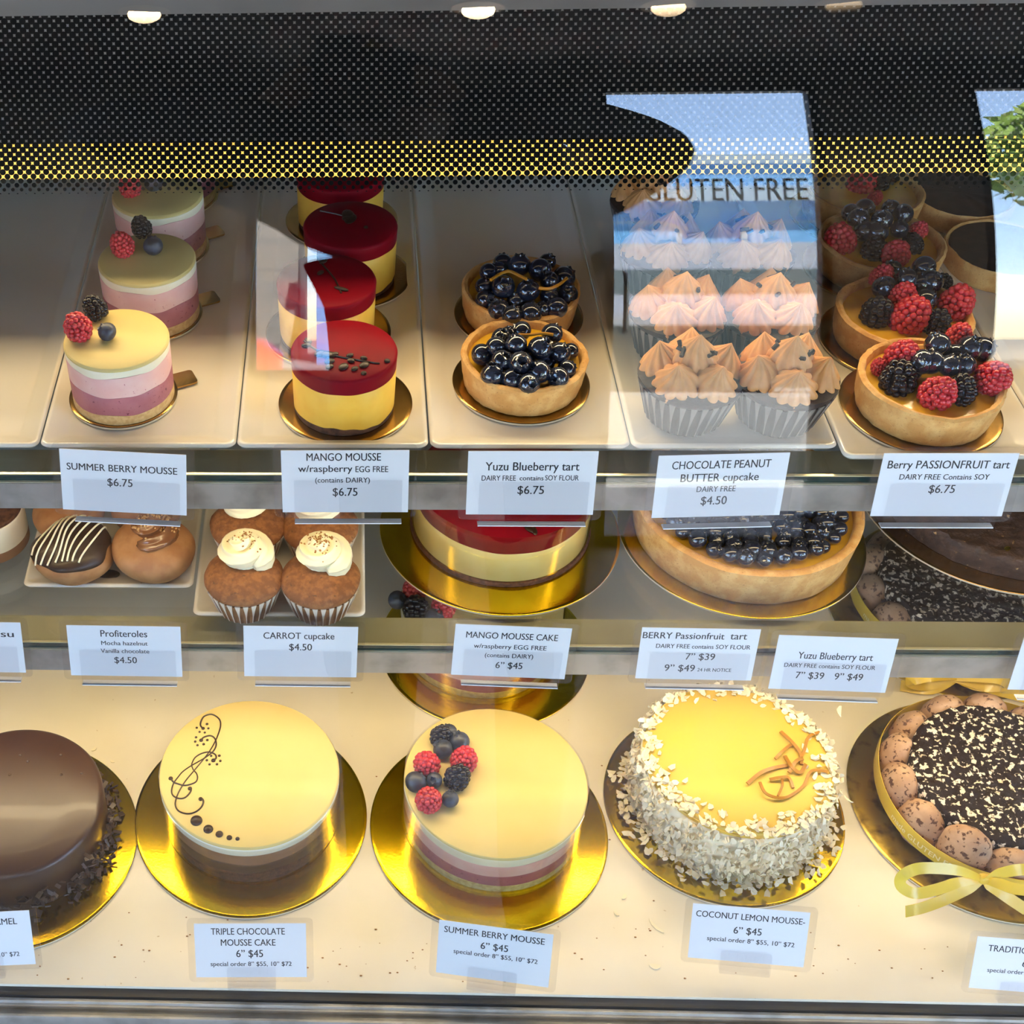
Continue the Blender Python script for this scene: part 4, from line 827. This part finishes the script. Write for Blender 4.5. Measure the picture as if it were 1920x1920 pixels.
for i in range(2400):
    a = rr.uniform(0, 2*PI); u = rr.random()
    if u < .60: z = rr.uniform(.0065, .059); R = .079+rr.uniform(0, .006)
    elif u < .80: z = .0602+rr.uniform(0, .003); R = .079-abs(rr.gauss(0, .0075))
    else: z = rr.uniform(.0028, .008); R = .079+abs(rr.gauss(0, .0075)); R = min(R, .098)
    if u >= .60 and u < .8 and math.sin(a) > .4 and rr.random() < .3: continue
    L, W = rr.uniform(.004, .0105), rr.uniform(.003, .0065)
    if u < .6: M_ = T(R*math.cos(a), R*math.sin(a), z, 0, 0, a) @ T(0, 0, 0, rr.uniform(-.9, .9), PI/2+rr.uniform(-.8, .8), rr.uniform(0, 6.28))
    else: M_ = T(R*math.cos(a), R*math.sin(a), z, rr.uniform(-.5, .5), rr.uniform(-.5, .5), rr.uniform(0, 6.28))
    n = 6; c = rr.uniform(.06, .2)*L; top = []
    for kx in range(n):
        b = 2*PI*kx/n; top.append((L/2*math.cos(b)*rr.uniform(.75, 1.1), W/2*math.sin(b)*rr.uniform(.75, 1.1), c*math.cos(2*b)))
    q.add(top+[(x, y, z_-.0004) for x, y, z_ in top], [tuple(range(n)), tuple(range(2*n-1, n-1, -1))]+[(j, j+n, (j+1) % n+n, (j+1) % n) for j in range(n)], M_)
for px, py, dx, ang in ((1572, 1335, .018, 1.2), (1205, 1350, .012, .2), (1590, 1500, .010, 2)):
    p = at(px, py, .066)-EE.location; L = dx; n = 8; top = [(L*.5*math.cos(2*PI*j/n), L*.17*math.sin(2*PI*j/n), .15*L*(math.cos(2*PI*j/n)**2)) for j in range(n)]
    q.add(top+[(x, y, z_-.0006) for x, y, z_ in top], [tuple(range(n)), tuple(range(2*n-1, n-1, -1))]+[(j, j+n, (j+1) % n+n, (j+1) % n) for j in range(n)], T(*p, .9, .3, ang))
o = q.build('coconut_flakes', coco, EE, angle=40); o['kind'] = 'stuff'
ze = ZD+.0024+.0612
for pl, r in (([(1320, 505), (1400, 580), (1460, 660), (1470, 740)], .0017), ([(1600, 510), (1520, 545), (1490, 640), (1450, 720)], .0015), ([(1080, 880), (1180, 800), (1280, 765), (1370, 750)], .0018), ([(1170, 870), (1220, 955), (1350, 982), (1480, 900), (1540, 790), (1660, 795)], .0014), ([(1280, 700), (1330, 650), (1400, 600), (1440, 640)], .0015), ([(1240, 850), (1320, 835), (1380, 840), (1410, 910)], .0014), ([(1300, 970), (1330, 900), (1330, 850)], .0012), ([(1350, 680), (1400, 760), (1460, 800), (1500, 740)], .0018), ([(1380, 800), (1430, 720), (1480, 700)], .0018)):
    q = MB(); P = smooth([at(1120+x/3.84, 1240+y/3.84, ze+.0012*(1+math.sin(i*1.7)))-EE.location for i, (x, y) in enumerate(pl)], 6); q.strip(P, (0, -.3, 1), r*1.6, .0012); q.build('candied_peel', peel, EE, angle=60)
# charlotte cakes with a ring of sponge fingers and a ribbon
def charlotte(label, x, y, seed, bl, bow=True):
    board(bl, x, y, ZD, .1143, mat('dull_gold', (.62, .44, .08), .3, 1, mix=(40, (.12, .07, .02), .5, .66), bump=(300, .1)))
    t = thing('charlotte_cake', label, 'cake', (x, y, ZD+.0024), 0, 'ribbon tied charlotte cakes'); rr = random.Random(seed)
    q = MB(); q.lathe([(.001, 0), (.078, 0), (.078, .030), (.001, .030)], 72); q.build('mousse_body', choc_sp, t)
    rough_disc(t, 'dusted_top', dusted, .0735, .030, .0450, .0030, 120, seed*1.0)
    n = 14
    for i in range(n):
        a = 2*PI*(i+.1*rr.random())/n; h = rr.uniform(.0215, .027); q = MB()
        q.ball(1, T(0, 0, h, 0, -.10, 0, (.0140, .0198*rr.uniform(.95, 1.10), h)), 26, 18); q.v = [tuple(Vector(p)+Vector((nse(p[0]*110+i, p[1]*110, p[2]*110), nse(p[1]*110, p[2]*110+i, 0), 0))*.0016) for p in q.v]
        q.build('sponge_finger', lady, t, (.0815*math.cos(a), .0815*math.sin(a), .0002), (0, 0, a), angle=70)
    return t
fb_x, fb_y = .5514, .6949
FF = charlotte('dark chocolate charlotte tied with a yellow ribbon, at the deck front', fb_x, fb_y, 31, 'dull gold board under the front charlotte cake')
def ribbon(t, zr, R, bowdir=True):
    q = MB(); N = 160; Z = lambda a: zr+.002*math.sin(3*a)
    q.rings([[((R+dr)*math.cos(2*PI*i/N), (R+dr)*math.sin(2*PI*i/N), Z(2*PI*i/N)+dz) for i in range(N)] for dr, dz in ((.0002, -.0080), (.0009, 0), (.0002, .0080), (-.0002, .0080), (.0004, 0), (-.0002, -.0080), (.0002, -.0080))], False, False)
    rb = q.build('ribbon_band', ribbon_m, t, angle=60)
    lm = text_mesh([('made GLUTEN FREE BAKERY', 0, 0, .100, .0058)]); a0 = math.radians(226)
    V = []
    for x, y, z in lm.v:
        a = a0+x/R; V.append(((R+.0013)*math.cos(a), (R+.0013)*math.sin(a), Z(a)+y))
    lm.v = V; lm.build('ribbon_lettering', ribbon_t, rb)
ribbon(FF, .0235, .0962)
kx = lambda L, dy: [atY(1560+x/3.84, 1240+y/3.84, FF.location.y-.0952-dy-.0)-FF.location for x, y in L]
kn = atY(1560+1090/3.84, 1240+1565/3.84, FF.location.y-.099)-FF.location
for L, dyf, nm, w0 in (([(1090, 1570), (900, 1505), (640, 1490), (510, 1545), (500, 1620), (600, 1670), (760, 1640), (920, 1590), (1090, 1575)], lambda i: .004+.016*math.sin(PI*i/8), 'bow_loop', .0088), ([(1090, 1570), (1200, 1530), (1382, 1500), (1500, 1560), (1480, 1640), (1330, 1640), (1200, 1600), (1095, 1575)], lambda i: .004+.016*math.sin(PI*i/7), 'bow_loop', .0088),
                       ([(1080, 1580), (950, 1650), (800, 1720), (650, 1775), (530, 1802)], lambda i: .005+.006*i, 'bow_tail', .0092), ([(1100, 1585), (1180, 1640), (1280, 1710), (1400, 1790)], lambda i: .005+.004*i, 'bow_tail', .0092)):
    P = [atY(1560+x/3.84, 1240+y/3.84, FF.location.y-.0955-dyf(i))-FF.location for i, (x, y) in enumerate(L)]
    for p in P: p.z = max(p.z, .0035-.0)
    P = smooth(P, 7); q = MB(); q.strip(P, (0, -.75, .65) if nm == 'bow_tail' else [Vector((.15*math.cos(i/len(P)*6.28), -.62, .78)) for i in range(len(P))], (lambda t_, w0=w0: w0*(.45+.55*min(1, t_*6))) if nm == 'bow_tail' else (lambda t_, w0=w0: w0*(.5+.5*min(1, 6*t_, 6*(1-t_)))), .0005); q.build(nm, ribbon_m, FF, angle=60)
q = MB(); q.ball(.0062, T(s=(1, .7, .8)), 16, 10); q.build('bow_knot', ribbon_m, FF, kn)
f2x, f2y = .5920, .9260
F2 = charlotte('dark chocolate charlotte tied with a yellow ribbon, at the deck rear', f2x, f2y, 32, 'dull gold board under the rear charlotte cake')
ribbon(F2, .0235, .0962)
for L, nm in (([(-.030, -.101, .020), (-.060, -.112, .030), (-.075, -.110, .020), (-.055, -.106, .010), (-.030, -.101, .018)], 'bow_loop'), ([(-.030, -.101, .018), (.0, -.112, .028), (.012, -.112, .018), (-.008, -.106, .010), (-.028, -.101, .016)], 'bow_loop'), ([(-.030, -.101, .016), (-.05, -.107, .006), (-.075, -.100, .002)], 'bow_tail'), ([(-.028, -.101, .016), (.01, -.110, .008), (.045, -.116, .002)], 'bow_tail')):
    q = MB(); P = smooth(L, 7); q.strip(P, (.1, -.6, .8), .0105, .0005); q.build(nm, ribbon_m, F2, angle=60)

# ------------------------------------------------------------------ price cards
def card(label, center, yaw, tilt, roll, lines, stand, w_=.0885, h_=.0500):
    t = thing('price_card', label, 'price card', center, 0, 'printed price cards'); t.rotation_euler = (Matrix.Rotation(yaw, 3, 'Z') @ Matrix.Rotation(PI/2-tilt, 3, 'X') @ Matrix.Rotation(roll, 3, 'Z')).to_euler()
    # local x = along the card, y = up the card, z = towards the customer
    q = MB(); q.box(-w_/2, w_/2, -h_/2, h_/2, -.0002, .0002); q.build('paper', paper, t)
    if lines: text_mesh([(a, (b-.5)*w_, (.5-c)*h_, d*w_, e*h_) for a, b, c, d, e in lines]).build('lettering', ink, t, (0, 0, .00030))
    q = MB(); q.rings([rrect(-w_/2-.0055, w_/2+.0055, -h_/2-.0040, h_/2+.0045, .004, z) for z in (-.0006, .0006)]); q.build('laminate', film, t, angle=30)
    q = MB()
    if stand:
        for z0, z1, top in ((.0012, .0024, -.0105), (-.0026, -.0012, -.0135)): q.rings([rrect(-.019, .019, -h_/2-.0105, top-.004, .0015, z) for z in (z0, z1)])
        q.rings([rrect(-.019, .019, -h_/2-.0105, -h_/2-.0075, .001, z) for z in (-.0055, .0024)])
        for k_ in range(5): q.box(-.0135+.0065*k_, -.0131+.0065*k_, -.0205, -.0160, .0024, .0027)
    else:
        q.rings([rrect(-w_/2+.0085, w_/2-.0045, -h_/2-.0078, .0018, .0006, z) for z in (.0011, .0022)])
    q.build('clip', acry, t, angle=30)
    if not stand:
        q = MB(); q.box(-w_/2+.0085, w_/2-.0045, -h_/2-.0086, -h_/2-.0079, -.004, .0022); q.build('clip_edge', acrye, t)
    return t
rad = math.radians; T_Y, M_Y, SO = .6985, .6895, 'special order 8\u201d $55, 10\u201d $72'
def pcard(label, px, py, Y, yaw, tilt, roll, lines, stand=0):
    c = atY(px, py, Y); k_ = stand or 1
    return card(label, EYE+(c-EYE)*k_, rad(yaw), rad(tilt), rad(roll), lines, stand, .0885*k_, .05*k_)
pcard('price card for the small layered berry mousse, SUMMER BERRY MOUSSE', 232, 904.5, T_Y, 0, 10, -3.2, [('SUMMER BERRY MOUSSE', .49, .27, .875, .115), ('$6.75', .47, .5, .2, .13)])
pcard('price card for the small mango mousse, MANGO MOUSSE EGG FREE', 647, 903, T_Y, 0, 11, .3, [('MANGO MOUSSE', .49, .10, .58, .125), ('w/raspberry', .345, .285, .425, .11), ('EGG FREE', .71, .295, .255, .1), ('(contains DAIRY)', .48, .47, .43, .085), ('$6.75', .5, .66, .195, .135)])
pcard('price card for the small blueberry tarts, priced at 6.75 dollars', 996, 906, T_Y, -1, 13, .8, [('Yuzu Blueberry tart', .5, .23, .725, .135), ('DAIRY FREE', .245, .415, .265, .085), ('contains', .5, .415, .185, .075), ('SOY FLOUR', .735, .41, .26, .085), ('$6.75', .5, .60, .205, .135)])
pcard('price card for the chocolate peanut butter cupcakes', 1349.5, 910.5, T_Y, 1, 11, 1.1, [('CHOCOLATE PEANUT', .49, .155, .755, .13), ('BUTTER cupcake', .49, .36, .6, .13), ('DAIRY FREE', .475, .545, .3, .095), ('$4.50', .47, .73, .2, .14)])
pcard('price card for the small mixed berry tarts', 1769, 909.5, T_Y, -1.5, 11, 1.3, [('Berry PASSIONFRUIT tart', .5, .17, .905, .13), ('DAIRY FREE Contains SOY', .49, .365, .67, .09), ('$6.75', .495, .555, .195, .135)])
pcard('price card for the tiramisu, cut by the picture edge', -62, 1213, M_Y, 2, 10, -2.5, [('Tiramisu', .68, .22, .5, .13)])
pcard('price card for the profiteroles', 234.5, 1221, M_Y, 1.6, 10, -2, [('Profiteroles', .5, .145, .41, .135), ('Mocha hazelnut', .5, .335, .41, .085), ('Vanilla chocolate', .5, .49, .43, .085), ('$4.50', .5, .67, .2, .13)])
pcard('price card for the carrot cupcakes', 563.5, 1222, M_Y, 1.3, 10, -1.5, [('CARROT cupcake', .485, .18, .62, .13), ('$4.50', .5, .40, .2, .135)])
pcard('price card for the large mango mousse cake', 957.5, 1222, M_Y, -.9, 10, -1.5, [('MANGO MOUSSE CAKE', .495, .19, .79, .125), ('w/raspberry EGG FREE', .49, .40, .63, .09), ('(contains DAIRY)', .49, .575, .42, .085), ('6\u201d $45', .5, .765, .235, .13)])
pcard('price card for the large berry passionfruit tart, below the large blueberry tart', 1307, 1226.5, M_Y, -1.6, 10, .8, [('BERRY Passionfruit', .36, .14, .69, .125), ('tart', .825, .13, .14, .135), ('DAIRY FREE contains SOY FLOUR', .54, .345, .8, .085), ('7\u201d $39', .53, .54, .25, .135), ('9\u201d $49', .37, .77, .26, .135), ('24 HR NOTICE', .67, .8, .29, .07)])
pcard('price card for the large blueberry tart, tilted over the coconut cake', 1561, 1245, M_Y-.004, -1.9, 14, -.2, [('Yuzu Blueberry tart', .51, .35, .63, .13), ('DAIRY FREE contains SOY FLOUR', .48, .54, .77, .08), ('7\u201d $39', .33, .72, .24, .13), ('9\u201d $49', .66, .72, .24, .13)])
pcard('blank price card at the picture edge on the lower shelf rail', 2017, 1247, M_Y, -2, 11, 1, [])
B_Y = .5400
pcard('price card for the caramel chocolate cake, in front of its gold board', -43, 1762, B_Y, 3, 25, 1, [('CARAMEL', .70, .18, .36, .12), ('6\u201d $45', .5, .42, .24, .13), (SO, .5, .79, .73, .085)], 0.985)
pcard('price card for the triple chocolate mousse cake, standing on the deck', 470, 1782, B_Y, 1.3, 25, 0, [('TRIPLE CHOCOLATE', .48, .14, .66, .125), ('MOUSSE CAKE', .48, .345, .49, .125), ('6\u201d $45', .49, .55, .24, .14), (SO, .5, .745, .73, .085)], .9775)
pcard('price card for the large berry mousse cake, tilted on the deck', 926, 1788, B_Y, -9, 23, 1.9, [('SUMMER BERRY MOUSSE', .49, .15, .88, .12), ('6\u201d $45', .5, .37, .24, .13), (SO, .515, .54, .74, .085)], 0.979)
pcard('price card for the coconut lemon mousse cake, standing on the deck', 1403, 1753.5, B_Y+.018, -6.8, 25, 2.6, [('COCONUT LEMON MOUSSE-', .5, .17, .93, .115), ('6\u201d $45', .49, .42, .24, .13), (SO, .525, .605, .75, .085)], 0.972)
pcard('price card for the charlotte cake, cut by the picture edge', 1931, 1812, B_Y+.034, -6, 25, 2.2, [('TRADITIONAL', .36, .2, .5, .125), ('6\u201d $45', .55, .45, .24, .13), (SO, .5, .62, .73, .085)], .9170)

# ------------------------------------------------------------------ small litter on the deck
rr = random.Random(12); q = MB()
for i in range(150):
    px, py = rr.uniform(20, 1800), rr.choice((rr.uniform(1740, 1845), rr.uniform(1400, 1845))); p = at(px, py, 0); k_ = rr.uniform(.0003, .0009); q.ball(k_, T(p.x, p.y, k_*.3, s=(1.3, .8, .5)), 6, 4)
tag(q.build('crumbs', crumb_m, None, (0, 0, .0002), angle=30), 'brown crumbs scattered over the cream deck', 'crumbs', None, 'stuff')
for px, py, L, a, lb in ((177, 1405, .006, .9, 'pale coconut chip on the deck behind the caramel cake'), (210, 1428, .005, -.6, 'second pale coconut chip on the deck beside the caramel cake board'), (1171, 1682, .006, .9, 'small clear tape scrap on the deck below the coconut cake'), (1155, 1713, .006, -1, 'small clear tape scrap nearer the berry mousse card'), (1228, 1738, .016, -.9, 'thin curled pale strip lying on the deck beside the coconut card'), (1228, 1813, .009, -.1, 'flat clear tape scrap on the deck front between two cards')):
    p = at(px, py, .0004); q = MB(); n = 10; w_ = .0026 if L > .01 else L*.5
    q.rings([[(L*.5*math.cos(2*PI*j/n), w_*.5*math.sin(2*PI*j/n)+.12*L*math.cos(2*PI*j/n)**2, z) for j in range(n)] for z in (0, .0006)]); tag(q.build('scrap', coco, None, p, (0, 0, a)), lb, 'scrap')
